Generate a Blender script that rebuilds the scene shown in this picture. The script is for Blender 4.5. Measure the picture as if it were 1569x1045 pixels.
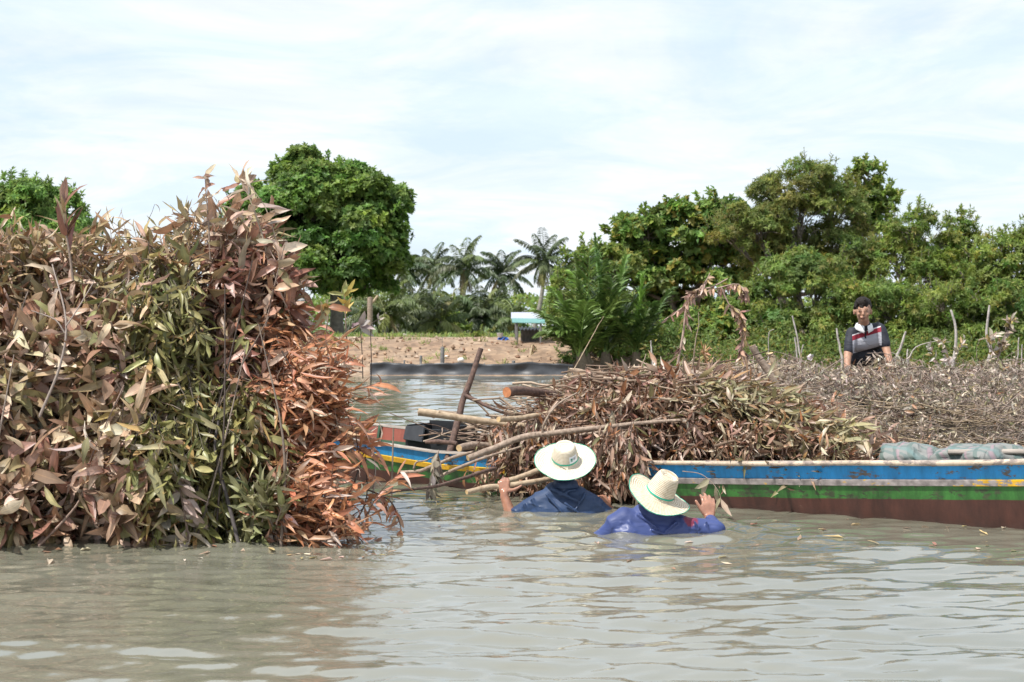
import bpy, math, random
import numpy as np
from mathutils import Vector, Matrix, noise as mnoise

for o in list(bpy.data.objects):
    bpy.data.objects.remove(o)
scene = bpy.context.scene
R = math.radians
F = 2353.0          # focal length in photo pixels (1569 px wide frame)
CAMZ = 1.2

# ------------------------------------------------------------------ camera
cd = bpy.data.cameras.new("camera")
cam = bpy.data.objects.new("camera", cd)
scene.collection.objects.link(cam)
cam.location = (0, 0, CAMZ)
cam.rotation_euler = (R(90), 0, 0)
cd.sensor_width = 36.0
cd.lens = F / 1569.0 * 36.0
cd.shift_y = -22.5 / 1569.0
cd.clip_start = 0.1
cd.clip_end = 6000
cd.dof.use_dof = True
cd.dof.focus_distance = 9.7
cd.dof.aperture_fstop = 7.0
scene.camera = cam

# ------------------------------------------------------------------ light
SUN_EL, SUN_AZ = 58.0, 232.0      # azimuth clockwise from +Y (view direction)
world = bpy.data.worlds.new("World")
scene.world = world
world.use_nodes = True
nt = world.node_tree
for n in list(nt.nodes):
    nt.nodes.remove(n)
def wn(t, **k):
    n = nt.nodes.new(t)
    for a, b in k.items():
        setattr(n, a, b)
    return n
sky = wn('ShaderNodeTexSky', sky_type='NISHITA', sun_disc=False)
sky.sun_elevation = R(SUN_EL)
sky.sun_rotation = R(SUN_AZ)
sky.air_density = 1.0; sky.dust_density = 1.2; sky.ozone_density = 1.0
bg_sky = wn('ShaderNodeBackground'); bg_sky.inputs[1].default_value = 0.10
nt.links.new(sky.outputs[0], bg_sky.inputs[0])
bg_cl = wn('ShaderNodeBackground')
tc = wn('ShaderNodeTexCoord')
sep = wn('ShaderNodeSeparateXYZ'); nt.links.new(tc.outputs['Generated'], sep.inputs[0])
zz = wn('ShaderNodeMath', operation='MAXIMUM'); nt.links.new(sep.outputs[2], zz.inputs[0]); zz.inputs[1].default_value = 0.0
za = wn('ShaderNodeMath', operation='ADD'); nt.links.new(zz.outputs[0], za.inputs[0]); za.inputs[1].default_value = 0.10
dx = wn('ShaderNodeMath', operation='DIVIDE'); nt.links.new(sep.outputs[0], dx.inputs[0]); nt.links.new(za.outputs[0], dx.inputs[1])
dy = wn('ShaderNodeMath', operation='DIVIDE'); nt.links.new(sep.outputs[1], dy.inputs[0]); nt.links.new(za.outputs[0], dy.inputs[1])
cmb = wn('ShaderNodeCombineXYZ'); nt.links.new(dx.outputs[0], cmb.inputs[0]); nt.links.new(dy.outputs[0], cmb.inputs[1])
n1 = wn('ShaderNodeTexNoise'); n1.inputs['Scale'].default_value = 1.15; n1.inputs['Detail'].default_value = 12; n1.inputs['Roughness'].default_value = 0.62; n1.inputs['Distortion'].default_value = 0.5
nt.links.new(cmb.outputs[0], n1.inputs['Vector'])
ramp = wn('ShaderNodeValToRGB')
ramp.color_ramp.elements[0].position = 0.36; ramp.color_ramp.elements[0].color = (0.70, 0.70, 0.70, 1)
ramp.color_ramp.elements[1].position = 0.62; ramp.color_ramp.elements[1].color = (1, 1, 1, 1)
nt.links.new(n1.outputs[0], ramp.inputs[0])
mx = wn('ShaderNodeMixShader')
# cloud brightness and tint vary a little
n2 = wn('ShaderNodeTexNoise'); n2.inputs['Scale'].default_value = 1.3; n2.inputs['Detail'].default_value = 11; n2.inputs['Roughness'].default_value = 0.62; n2.inputs['Distortion'].default_value = 0.8
nt.links.new(cmb.outputs[0], n2.inputs['Vector'])
r2 = wn('ShaderNodeValToRGB')
r2.color_ramp.elements[0].position = 0.40; r2.color_ramp.elements[0].color = (0.545, 0.632, 0.725, 1)
r2.color_ramp.elements[1].position = 0.58; r2.color_ramp.elements[1].color = (0.665, 0.695, 0.73, 1)
nt.links.new(n2.outputs[0], r2.inputs[0])
nt.links.new(r2.outputs[0], bg_cl.inputs[0]); bg_cl.inputs[1].default_value = 1.0
nt.links.new(ramp.outputs[0], mx.inputs[0])
nt.links.new(bg_sky.outputs[0], mx.inputs[1]); nt.links.new(bg_cl.outputs[0], mx.inputs[2])
wo = wn('ShaderNodeOutputWorld'); nt.links.new(mx.outputs[0], wo.inputs[0])

sl = bpy.data.lights.new("sun", 'SUN')
sl.energy = 3.9; sl.angle = R(0.6); sl.color = (1.0, 0.965, 0.91)
sun = bpy.data.objects.new("sun", sl)
scene.collection.objects.link(sun)
az, el = R(SUN_AZ), R(SUN_EL)
sdir = Vector((math.sin(az) * math.cos(el), math.cos(az) * math.cos(el), math.sin(el)))
sun.rotation_euler = sdir.to_track_quat('Z', 'Y').to_euler()
sun.location = sdir * 50

scene.view_settings.view_transform = 'Standard'
scene.view_settings.look = 'None'
scene.view_settings.exposure = 0.66
scene.view_settings.gamma = 1.0
scene.cycles.max_bounces = 8
scene.cycles.diffuse_bounces = 4
scene.cycles.transparent_max_bounces = 8
scene.cycles.use_denoising = True
scene.cycles.use_adaptive_sampling = True
scene.cycles.adaptive_threshold = 0.02
scene.cycles.sample_clamp_indirect = 6.0
# ------------------------------------------------------------------ helpers
def P(px, py, Y):
    """world point seen at photo pixel (px, py) at distance Y"""
    return np.array([(px - 784.5) / F * Y, Y, CAMZ - (py - 500.0) / F * Y])

def unit(v):
    v = np.asarray(v, float)
    n = np.linalg.norm(v, axis=-1, keepdims=True)
    return v / np.maximum(n, 1e-9)

class MB:
    """collects quads/tris, material slots and per-vertex colours; build() links ONE mesh object"""
    def __init__(s):
        s.v = []; s.f = []; s.m = []; s.c = []; s.n = 0
    def add(s, verts, faces, mat=0, col=None):
        verts = np.asarray(verts, float).reshape(-1, 3)
        faces = np.asarray(faces, int)
        s.v.append(verts)
        s.f.append((faces + s.n, mat if np.ndim(mat) else np.full(len(faces), mat)))
        if col is None:
            col = np.ones((len(verts), 3))
        col = np.asarray(col, float)
        if col.ndim == 1:
            col = np.tile(col, (len(verts), 1))
        if col.shape[1] == 3:
            col = np.hstack([col, np.ones((len(col), 1))])
        s.c.append(col)
        s.n += len(verts)
    def tube(s, pts, rad, sides=6, mat=0, col=None, caps=True, capmat=None):
        pts = np.asarray(pts, float); k = len(pts)
        rad = np.broadcast_to(np.asarray(rad, float), (k,))
        t = unit(np.gradient(pts, axis=0))
        ref = np.array([0, 0, 1.0]) if abs(t[0][2]) < 0.9 else np.array([1.0, 0, 0])
        u = np.zeros_like(pts)
        a = unit(np.cross(t[0], ref)); u[0] = a
        for i in range(1, k):
            a = a - t[i] * np.dot(a, t[i]); a = a / max(np.linalg.norm(a), 1e-9); u[i] = a
        w = np.cross(t, u)
        an = np.arange(sides) * 2 * np.pi / sides
        ring = u[:, None, :] * np.cos(an)[None, :, None] + w[:, None, :] * np.sin(an)[None, :, None]
        vs = (pts[:, None, :] + ring * rad[:, None, None]).reshape(-1, 3)
        i = np.arange(k - 1)[:, None] * sides; j = np.arange(sides)[None, :]; j2 = (j + 1) % sides
        fs = np.stack([i + j, i + j2, i + sides + j2, i + sides + j], -1).reshape(-1, 4)
        s.add(vs, fs, mat, col)
        if caps:
            cm = mat if capmat is None else capmat
            for e, flip in ((0, True), (k - 1, False)):
                c = np.vstack([pts[e][None] + (t[e] * (0.25 * rad[e]) * (0.0 if capmat is not None else (-1 if flip else 1))), vs[e * sides:(e + 1) * sides]])
                q = np.stack([np.zeros(sides, int), 1 + j[0], 1 + j2[0]], -1)
                if flip: q = q[:, ::-1]
                s.add(c, q, cm if e == 0 else mat, col)
    def box(s, lo, hi, mat=0, M=None):
        lo = np.asarray(lo, float); hi = np.asarray(hi, float)
        v = np.array([[x, y, z] for x in (lo[0], hi[0]) for y in (lo[1], hi[1]) for z in (lo[2], hi[2])])
        if M is not None:
            v = v @ np.array(M)[:3, :3].T + np.array(M)[:3, 3]
        s.add(v, [[0, 1, 3, 2], [4, 6, 7, 5], [0, 4, 5, 1], [2, 3, 7, 6], [0, 2, 6, 4], [1, 5, 7, 3]], mat)
    def build(s, name, mats, parent=None, smooth=True):
        if not isinstance(mats, (list, tuple)): mats = [mats]
        V = np.concatenate(s.v); C = np.concatenate(s.c)
        off = np.array(parent['_base']) if parent is not None and '_base' in parent else np.zeros(3)
        me = bpy.data.meshes.new(name)
        me.vertices.add(len(V)); me.vertices.foreach_set('co', (V - off).astype(np.float32).ravel())
        li = np.concatenate([f.ravel() for f, m in s.f])
        ls = np.concatenate([np.full(len(f), f.shape[1]) for f, m in s.f])
        mi = np.concatenate([m for f, m in s.f])
        me.loops.add(len(li)); me.loops.foreach_set('vertex_index', li.astype(np.int32))
        me.polygons.add(len(ls))
        st = np.concatenate([[0], np.cumsum(ls)[:-1]])
        me.polygons.foreach_set('loop_start', st.astype(np.int32))
        me.polygons.foreach_set('material_index', mi.astype(np.int32))
        me.polygons.foreach_set('use_smooth', np.full(len(ls), smooth))
        at = me.attributes.new('tint', 'FLOAT_COLOR', 'POINT')
        at.data.foreach_set('color', C.astype(np.float32).ravel())
        me.update(calc_edges=True); me.validate()
        for m in mats: me.materials.append(m)
        return link(name, me, parent)

def link(name, me, parent=None):
    o = bpy.data.objects.new(name, me)
    scene.collection.objects.link(o)
    if parent is not None: o.parent = parent
    return o

def tag(o, label=None, cat=None, group=None, kind=None):
    if label: o['label'] = label
    if cat: o['category'] = cat
    if group: o['group'] = group
    if kind: o['kind'] = kind
    return o

BASES = []
def thing(name, base, label, cat, group=None):
    o = bpy.data.objects.new(name, None)
    o.empty_display_size = 0.1
    scene.collection.objects.link(o)
    o.location = tuple(float(x) for x in base)
    o['_base'] = [float(x) for x in base]
    BASES.append(o)
    return tag(o, label, cat, group)

def spline(pts, n=16):
    """Catmull-Rom through the given points"""
    p = np.asarray(pts, float)
    if len(p) == 2:
        t = np.linspace(0, 1, n)[:, None]; return p[0] * (1 - t) + p[1] * t
    q = np.vstack([2 * p[0] - p[1], p, 2 * p[-1] - p[-2]])
    out = []
    ts = np.linspace(0, len(p) - 1, n)
    for t in ts:
        i = min(int(t), len(p) - 2); u = t - i
        a, b, c, d = q[i], q[i + 1], q[i + 2], q[i + 3]
        out.append(0.5 * (2 * b + (c - a) * u + (2 * a - 5 * b + 4 * c - d) * u * u + (3 * b - a - 3 * c + d) * u ** 3))
    return np.array(out)

def wobble(pts, amp, rng):
    pts = np.array(pts); k = len(pts)
    w = np.cumsum(rng.normal(0, 1, (k, 3)), 0); w -= np.linspace(0, 1, k)[:, None] * w[-1]
    return pts + w * amp / max(1, math.sqrt(k))

class Leaves:
    """bag of single leaves; flush() turns them into curved, folded blades inside an MB"""
    def __init__(s): s.rows = []
    def add(s, pos, d, nrm, L, W, curl, side, twist, col):
        pos = np.atleast_2d(pos); k = max(len(pos), len(np.atleast_2d(d)))
        if len(pos) < k: pos = np.repeat(pos, k, 0)
        def b(x, w): 
            x = np.asarray(x, float)
            if w == 1: return np.broadcast_to(x.reshape(-1, 1) if x.ndim else x, (k, 1))
            return np.broadcast_to(x, (k, w))
        s.rows.append(np.hstack([pos, b(d, 3), b(nrm, 3), b(L, 1), b(W, 1), b(curl, 1), b(side, 1), b(twist, 1), b(col, 3)]))
    def count(s): return sum(len(r) for r in s.rows)
    def flush(s, mb, segs=4, fold=0.35, mat=0, pw=0.75):
        A = np.vstack(s.rows); N = len(A)
        pos, d, n = A[:, 0:3], unit(A[:, 3:6]), A[:, 6:9]
        L, W, c, sd, tw = [A[:, i:i + 1] for i in range(9, 14)]
        col = A[:, 14:17]
        n = unit(n - d * (n * d).sum(1, keepdims=True))
        sv = np.cross(d, n)
        c = np.where(np.abs(c) < 1e-3, 1e-3, c)
        t = np.linspace(0, 1, segs + 1)
        prof = np.sin(np.pi * np.clip(t, 0, 1) ** pw) ** .8; prof[0] = 0.10; prof[-1] = 0.03
        prof = prof / prof.max()
        rg_ = np.random.default_rng(N); wav = rg_.random((N, 1)) * 6.28; fo = fold * rg_.uniform(.1, 2.4, (N, 1))
        V = np.zeros((N, segs + 1, 3, 3))
        for i, ti in enumerate(t):
            a = c * ti
            mid = pos + L * (np.sin(a) / c * d + (1 - np.cos(a)) / c * n) + sv * (L * sd * ti * ti)
            nn = np.cos(a) * n - np.sin(a) * d
            th = tw * ti
            sx = np.cos(th) * sv + np.sin(th) * nn
            nx = -np.sin(th) * sv + np.cos(th) * nn
            hw = W * 0.5 * prof[i] * (1 + .13 * np.sin(i * 2.3 + wav))
            V[:, i, 0] = mid - sx * hw + nx * hw * fo
            V[:, i, 1] = mid
            V[:, i, 2] = mid + sx * hw + nx * hw * fo * (1 + .4 * np.cos(i * 1.9 + wav))
        k = (segs + 1) * 3
        base = (np.arange(N) * k)[:, None, None, None]
        i = np.arange(segs)[None, :, None] * 3; j = np.arange(2)[None, None, :]
        q = np.stack([i + j, i + j + 1, i + j + 4, i + j + 3], -1)
        al = np.tile(np.tile([1.0, 0.0, 1.0], segs + 1), N)[:, None]
        mb.add(V.reshape(-1, 3), (base + q).reshape(-1, 4), mat, np.hstack([np.repeat(col, k, 0), al]))

def kites(bag, mb, mat=0, fold=.35):
    """far foliage: each leaf a folded two-triangle blade"""
    A = np.vstack(bag.rows); N_ = len(A)
    pos, d, n = A[:, 0:3], unit(A[:, 3:6]), A[:, 6:9]; L, W, c = A[:, 9:10], A[:, 10:11], A[:, 11:12]
    n = unit(n - d * (n * d).sum(1, keepdims=True)); s = np.cross(d, n)
    mid = pos + d * L * .45; tip = pos + d * L * .95 + n * L * c * .35
    V = np.stack([pos, mid - s * W * .5 + n * W * fold * .5, tip, mid + s * W * .5 + n * W * fold * .5], 1)
    b = (np.arange(N_) * 4)[:, None]
    f = np.concatenate([b + [0, 2, 1], b + [0, 3, 2]])
    mb.add(V.reshape(-1, 3), f, mat, np.repeat(A[:, 14:17], 4, 0))

# ------------------------------------------------------------------ materials
def mat_new(name):
    m = bpy.data.materials.new(name); m.use_nodes = True
    t = m.node_tree
    for n in list(t.nodes): t.nodes.remove(n)
    out = t.nodes.new('ShaderNodeOutputMaterial')
    b = t.nodes.new('ShaderNodeBsdfPrincipled')
    t.links.new(b.outputs[0], out.inputs[0])
    return m, t, b, out

def N(t, typ, ins=None, **k):
    n = t.nodes.new(typ)
    for a, b in k.items(): setattr(n, a, b)
    for a, b in (ins or {}).items():
        if hasattr(b, 'is_linked') or isinstance(b, bpy.types.NodeSocket): t.links.new(b, n.inputs[a])
        else: n.inputs[a].default_value = b
    return n

def ramp_node(t, fac, stops):
    n = t.nodes.new('ShaderNodeValToRGB')
    e = n.color_ramp.elements
    while len(e) < len(stops): e.new(0.5)
    for el, (p, c) in zip(e, stops):
        el.position = p; el.color = (*c, 1) if len(c) == 3 else c
    t.links.new(fac, n.inputs[0])
    return n

def mixc(t, fac, a, b, mode='MIX'):
    n = t.nodes.new('ShaderNodeMix'); n.data_type = 'RGBA'; n.blend_type = mode
    for s, v in ((0, fac), (6, a), (7, b)):
        if isinstance(v, bpy.types.NodeSocket): t.links.new(v, n.inputs[s])
        else: n.inputs[s].default_value = v if s == 0 else (*v, 1)
    return n.outputs[2]

def bump(t, b, h, strength=0.3, dist=0.01):
    n = N(t, 'ShaderNodeBump', {'Height': h, 'Strength': strength, 'Distance': dist})
    t.links.new(n.outputs[0], b.inputs['Normal'])
    return n

def mat_leaf(name, rough=0.42, spec=0.5, transl=0.25, noise_scale=14.0, var=0.25, ribs=False):
    m, t, b, out = mat_new(name)
    at = N(t, 'ShaderNodeAttribute', attribute_name='tint')
    co = N(t, 'ShaderNodeTexCoord')
    nz = N(t, 'ShaderNodeTexNoise', {'Vector': co.outputs['Object'], 'Scale': noise_scale, 'Detail': 3.0})
    mr = N(t, 'ShaderNodeMapRange', {'Value': nz.outputs[0], 'From Min': 0.3, 'From Max': 0.7, 'To Min': 1 - var, 'To Max': 1 + var})
    hs = N(t, 'ShaderNodeHueSaturation', {'Color': at.outputs['Color'], 'Value': mr.outputs[0]})
    if ribs:      # pale midrib, faint parallel veins, browned margin
        rb = ramp_node(t, at.outputs['Alpha'], [(0.0, (1.35, 1.3, 1.2)), (0.09, (1.22, 1.2, 1.15)), (0.13, (.97, .97, .97)), (.38, (1.06, 1.06, 1.06)), (.44, (.94, .94, .94)), (.66, (1.05, 1.05, 1.05)), (.72, (.93, .93, .93)), (.88, (1, 1, 1)), (1, (.72, .66, .6))])
        hcol = mixc(t, 1.0, hs.outputs[0], rb.outputs[0], 'MULTIPLY')
    else:
        hcol = hs.outputs[0]
    t.links.new(hcol, b.inputs['Base Color'])
    b.inputs['Roughness'].default_value = rough
    b.inputs['Specular IOR Level'].default_value = spec
    tr = N(t, 'ShaderNodeBsdfTranslucent', {'Color': hs.outputs[0]})
    mx = N(t, 'ShaderNodeMixShader', {0: transl})
    t.links.new(b.outputs[0], mx.inputs[1]); t.links.new(tr.outputs[0], mx.inputs[2])
    t.links.new(mx.outputs[0], out.inputs[0])
    return m

def mat_bark(name, c1, c2, scale=30, rough=0.8, stretch=(1, 1, 1), bstr=0.5):
    m, t, b, out = mat_new(name)
    co = N(t, 'ShaderNodeTexCoord')
    mp = N(t, 'ShaderNodeMapping', {'Vector': co.outputs['Object'], 'Scale': stretch})
    nz = N(t, 'ShaderNodeTexNoise', {'Vector': mp.outputs[0], 'Scale': scale, 'Detail': 6.0, 'Roughness': 0.65})
    r = ramp_node(t, nz.outputs[0], [(0.32, c1), (0.68, c2)])
    at = N(t, 'ShaderNodeAttribute', attribute_name='tint')
    t.links.new(mixc(t, 1.0, r.outputs[0], at.outputs['Color'], 'MULTIPLY'), b.inputs['Base Color'])
    b.inputs['Roughness'].default_value = rough
    bump(t, b, nz.outputs[0], bstr, 0.01)
    return m

def mat_plain(name, c, rough=0.6, spec=0.4, var=0.15, scale=12, bstr=0.0, coat=0):
    m, t, b, out = mat_new(name)
    co = N(t, 'ShaderNodeTexCoord')
    nz = N(t, 'ShaderNodeTexNoise', {'Vector': co.outputs['Object'], 'Scale': scale, 'Detail': 5.0, 'Roughness': 0.6})
    lo = tuple(x * (1 - var) for x in c); hi = tuple(min(1, x * (1 + var)) for x in c)
    r = ramp_node(t, nz.outputs[0], [(0.3, lo), (0.7, hi)])
    t.links.new(r.outputs[0], b.inputs['Base Color'])
    b.inputs['Roughness'].default_value = rough
    b.inputs['Specular IOR Level'].default_value = spec
    if bstr: bump(t, b, nz.outputs[0], bstr, 0.01)
    return m

LEAF = mat_leaf('dead_leaf', ribs=True)
GREEN = mat_leaf('green_leaf', rough=0.5, spec=0.4, transl=0.48, noise_scale=1.2, var=0.2)
BARK = mat_bark('branch_bark', (0.16, 0.11, 0.08), (0.40, 0.31, 0.24), 35)
BARK_DARK = mat_bark('dark_bark', (0.05, 0.03, 0.025), (0.17, 0.10, 0.075), 40)
BARK_PALE = mat_bark('pale_bark', (0.27, 0.19, 0.12), (0.50, 0.39, 0.27), 30)
CUTWOOD = mat_plain('cut_wood', (0.60, 0.42, 0.22), 0.7, var=0.2, scale=40)
CUTRED = mat_plain('cut_red_wood', (0.50, 0.20, 0.09), 0.7, var=0.25, scale=40)
TWIG = mat_bark('twig_bark', (0.55, 0.5, 0.48), (1.0, 0.95, 0.9), 25)     # multiplied by the tint
# ------------------------------------------------------------------ water
def wave_height(X, Y):
    rng = np.random.default_rng(5)
    h = np.zeros_like(X)
    for i in range(84):
        lam = 0.08 * (1.1 / 0.08) ** rng.random()
        th = rng.normal(0.15, 0.42) + np.pi / 2
        kx, ky = np.cos(th) * 2 * np.pi / lam, np.sin(th) * 2 * np.pi / lam
        amp = 0.0024 * lam ** 0.90
        ph = rng.random() * 6.28
        mod = 0.6 + 0.5 * np.sin(X * rng.normal(0, .9) + Y * rng.normal(0, .5) + rng.random() * 6.28)
        fade = np.clip(1 - (Y - 120 * lam) / (60 * lam + 1), 0, 1)
        amp *= 1.95 if lam < .26 else 1.0
        h += amp * mod * fade * np.sin(kx * X + ky * Y + ph)
    # rings round the two swimmers and the boat
    for (cx, cy, a) in ((0.34, 9.95, .010), (0.95, 8.95, .010), (-0.4, 9.95, .005)):
        r = np.hypot(X - cx, Y - cy)
        h += a * np.sin(r * 26) * np.exp(-((r - .38) / .28) ** 2)
    return h

ys = [-30, -10, 0, 1.5]
y = 2.4
while y < 60:
    ys.append(y); y += max(0.022, 0.0042 * y) if y < 16 else (0.0052 * y if y < 38 else 2.0)
ys = np.array(ys + [60])
xs = np.concatenate([[-300, -100, -40, -20], np.arange(-13, -6.6, .1), np.arange(-6.6, -3.3, 0.05), np.arange(-3.3, 3.3, 0.026), np.arange(3.3, 6.6, 0.05), np.arange(6.6, 13.1, .1), [20, 40, 100, 300]])
X, Y = np.meshgrid(xs, ys)
Z = wave_height(X, Y) * (np.abs(X) < 13.05)
mb = MB()
nx_, ny_ = len(xs), len(ys)
i = np.arange(ny_ - 1)[:, None] * nx_ + np.arange(nx_ - 1)[None, :]
fs = np.stack([i, i + 1, i + 1 + nx_, i + nx_], -1).reshape(-1, 4)
mb.add(np.stack([X, Y, Z], -1).reshape(-1, 3), fs)
m, t, b, out = mat_new('murky_water')
co = N(t, 'ShaderNodeTexCoord')
nz = N(t, 'ShaderNodeTexNoise', {'Vector': co.outputs['Object'], 'Scale': 0.5, 'Detail': 4.0})
r = ramp_node(t, nz.outputs[0], [(0.35, (0.146, 0.142, 0.104)), (0.7, (0.188, 0.184, 0.144))])
t.links.new(r.outputs[0], b.inputs['Base Color'])
b.inputs['Roughness'].default_value = 0.035
b.inputs['IOR'].default_value = 2.4
mp = N(t, 'ShaderNodeMapping', {'Vector': co.outputs['Object'], 'Scale': (7, 22.0, 1)})
b1 = N(t, 'ShaderNodeTexNoise', {'Vector': mp.outputs[0], 'Scale': 1.0, 'Detail': 4.0, 'Roughness': 0.6, 'Distortion': 0.6})
bump(t, b, b1.outputs[0], 0.10, 0.008)
WATER = m
tag(mb.build('water', WATER), 'murky olive grey river water with small ripples', kind='structure')

# ------------------------------------------------------------------ land
def ground_z(x, y):
    s = np.clip((y - 37.2) / 6.3, 0, 1)
    base = -1.2 + (y > 36) * 0
    z = np.where(y < 37.2, np.maximum(-1.2, (y - 37.2) * 0.35), 0.0 + 0.86 * (s * s * (3 - 2 * s)) ** 0.8)
    return z
gx = np.concatenate([[-3000, -800, -200, -60], np.arange(-22, 22.1, 0.45), [60, 200, 800, 3000]])
gy = np.concatenate([[-30, 20, 34], np.arange(36.2, 48, 0.28), np.arange(48, 80, 2.5), [100, 150, 300, 800, 2500, 5000]])
X, Y = np.meshgrid(gx, gy)
Z = ground_z(X, Y)
nzv = np.array([mnoise.fractal(Vector((a * .9, c * .9, 0)), 1.0, 2.0, 4) for a, c in zip(X.ravel(), Y.ravel())]).reshape(X.shape)
Z = Z + nzv * 0.07 * ((Y > 38) & (Y < 46)) + nzv * 0.03 * (Y >= 46)
mb = MB(); nx_, ny_ = len(gx), len(gy)
i = np.arange(ny_ - 1)[:, None] * nx_ + np.arange(nx_ - 1)[None, :]
mb.add(np.stack([X, Y, Z], -1).reshape(-1, 3), np.stack([i, i + 1, i + 1 + nx_, i + nx_], -1).reshape(-1, 4))
m, t, b, out = mat_new('bank_soil')
co = N(t, 'ShaderNodeTexCoord')
n1 = N(t, 'ShaderNodeTexNoise', {'Vector': co.outputs['Object'], 'Scale': 0.9, 'Detail': 6.0, 'Roughness': 0.65})
soil = ramp_node(t, n1.outputs[0], [(0.3, (0.185, 0.120, 0.078)), (0.5, (0.255, 0.180, 0.120)), (0.7, (0.33, 0.255, 0.185))])
n2 = N(t, 'ShaderNodeTexVoronoi', {'Vector': co.outputs['Object'], 'Scale': 7.0})
r2_ = ramp_node(t, n2.outputs['Color'], [(0.2, (0.75, 0.72, 0.7)), (0.8, (1.25, 1.2, 1.15))])
soilc = mixc(t, 1.0, soil.outputs[0], r2_.outputs[0], 'MULTIPLY')
n3 = N(t, 'ShaderNodeTexNoise', {'Vector': co.outputs['Object'], 'Scale': 1.6, 'Detail': 5.0})
grass = ramp_node(t, n3.outputs[0], [(0.3, (0.05, 0.09, 0.02)), (0.7, (0.13, 0.17, 0.05))])
spx = N(t, 'ShaderNodeSeparateXYZ', {0: co.outputs['Object']})
ad = N(t, 'ShaderNodeMath', {0: spx.outputs[1], 1: n3.outputs[0]}, operation='MULTIPLY_ADD'); 
n4 = N(t, 'ShaderNodeMath', {0: n3.outputs[0], 1: 8.0, 2: spx.outputs[1]}, operation='MULTIPLY_ADD')
gm = N(t, 'ShaderNodeMapRange', {'Value': n4.outputs[0], 'From Min': 51.0, 'From Max': 53.5})
t.links.new(mixc(t, gm.outputs[0], soilc, grass.outputs[0]), b.inputs['Base Color'])
b.inputs['Roughness'].default_value = 0.95
bump(t, b, n1.outputs[0], 0.6, 0.08)
tag(mb.build('ground', m), 'low earth bank and flat land beyond the water', kind='structure')

# rubble on the bank: too many to count
rng = np.random.default_rng(11)
mb = MB()
oct_v = np.array([[1, 0, 0], [-1, 0, 0], [0, 1, 0], [0, -1, 0], [0, 0, 1], [0, 0, -1.]])
oct_f = np.array([[0, 2, 4], [2, 1, 4], [1, 3, 4], [3, 0, 4], [2, 0, 5], [1, 2, 5], [3, 1, 5], [0, 3, 5]])
for k in range(1100):
    y = 37.9 + 6.0 * rng.random(); x = rng.uniform(-8, 5)
    s = 0.015 + 0.06 * rng.random() ** 4
    v = oct_v * (s * rng.uniform(.6, 1.5, 3)) + rng.normal(0, s * .2, (6, 3))
    a = rng.random() * 6.28
    v = v @ np.array([[math.cos(a), -math.sin(a), 0], [math.sin(a), math.cos(a), 0], [0, 0, 1]])
    g = rng.uniform(.5, 1.5)
    c = np.array([(.26, .17, .11), (.34, .26, .20), (.19, .11, .07)][rng.integers(3)]) * g
    mb.add(v + [x, y, float(ground_z(np.array(x), np.array(y))) + s * .3], oct_f, 0, c)
RUB = mat_leaf('rubble_stone', rough=.9, spec=.2, transl=0.0)
tag(mb.build('gravel', RUB, smooth=False), 'loose stones and clods on the earth bank', 'gravel', kind='stuff')
# ------------------------------------------------------------------ boats
def mat_paint(name, c, chip=(0.10, 0.085, 0.075), amount=0.5, rough=0.55, scale=9.0, grime=0.35, tinted=False):
    """old boat paint: chips down to weathered wood, plus streaky dirt"""
    m, t, b, out = mat_new(name)
    co = N(t, 'ShaderNodeTexCoord')
    mp = N(t, 'ShaderNodeMapping', {'Vector': co.outputs['Object'], 'Scale': (1, 1, 2.2)})
    n1 = N(t, 'ShaderNodeTexNoise', {'Vector': mp.outputs[0], 'Scale': scale, 'Detail': 9.0, 'Roughness': 0.72})
    fac = n1.outputs[0]
    if tinted:
        at = N(t, 'ShaderNodeAttribute', attribute_name='tint')
        fac = N(t, 'ShaderNodeMath', {0: n1.outputs[0], 1: at.outputs['Fac']}, operation='ADD').outputs[0]
    msk = N(t, 'ShaderNodeMapRange', {'Value': fac, 'From Min': amount, 'From Max': amount + 0.03})
    mp2 = N(t, 'ShaderNodeMapping', {'Vector': co.outputs['Object'], 'Scale': (4.5, 4.5, .8)})
    n2 = N(t, 'ShaderNodeTexNoise', {'Vector': mp2.outputs[0], 'Scale': 2.2, 'Detail': 8.0, 'Roughness': 0.72})
    dirt = ramp_node(t, n2.outputs[0], [(0.35, tuple(1 - grime for _ in range(3))), (0.62, (1.05, 1.05, 1.05))])
    pc = mixc(t, 1.0, c, dirt.outputs[0], 'MULTIPLY')
    n3 = N(t, 'ShaderNodeTexNoise', {'Vector': co.outputs['Object'], 'Scale': 22.0, 'Detail': 5.0})
    wood = ramp_node(t, n3.outputs[0], [(0.3, tuple(x * .55 for x in chip)), (0.7, tuple(x * 1.5 for x in chip))])
    t.links.new(mixc(t, msk.outputs[0], wood.outputs[0], pc), b.inputs['Base Color'])
    b.inputs['Roughness'].default_value = rough
    bump(t, b, n1.outputs[0], 0.25, 0.008)
    return m

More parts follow.
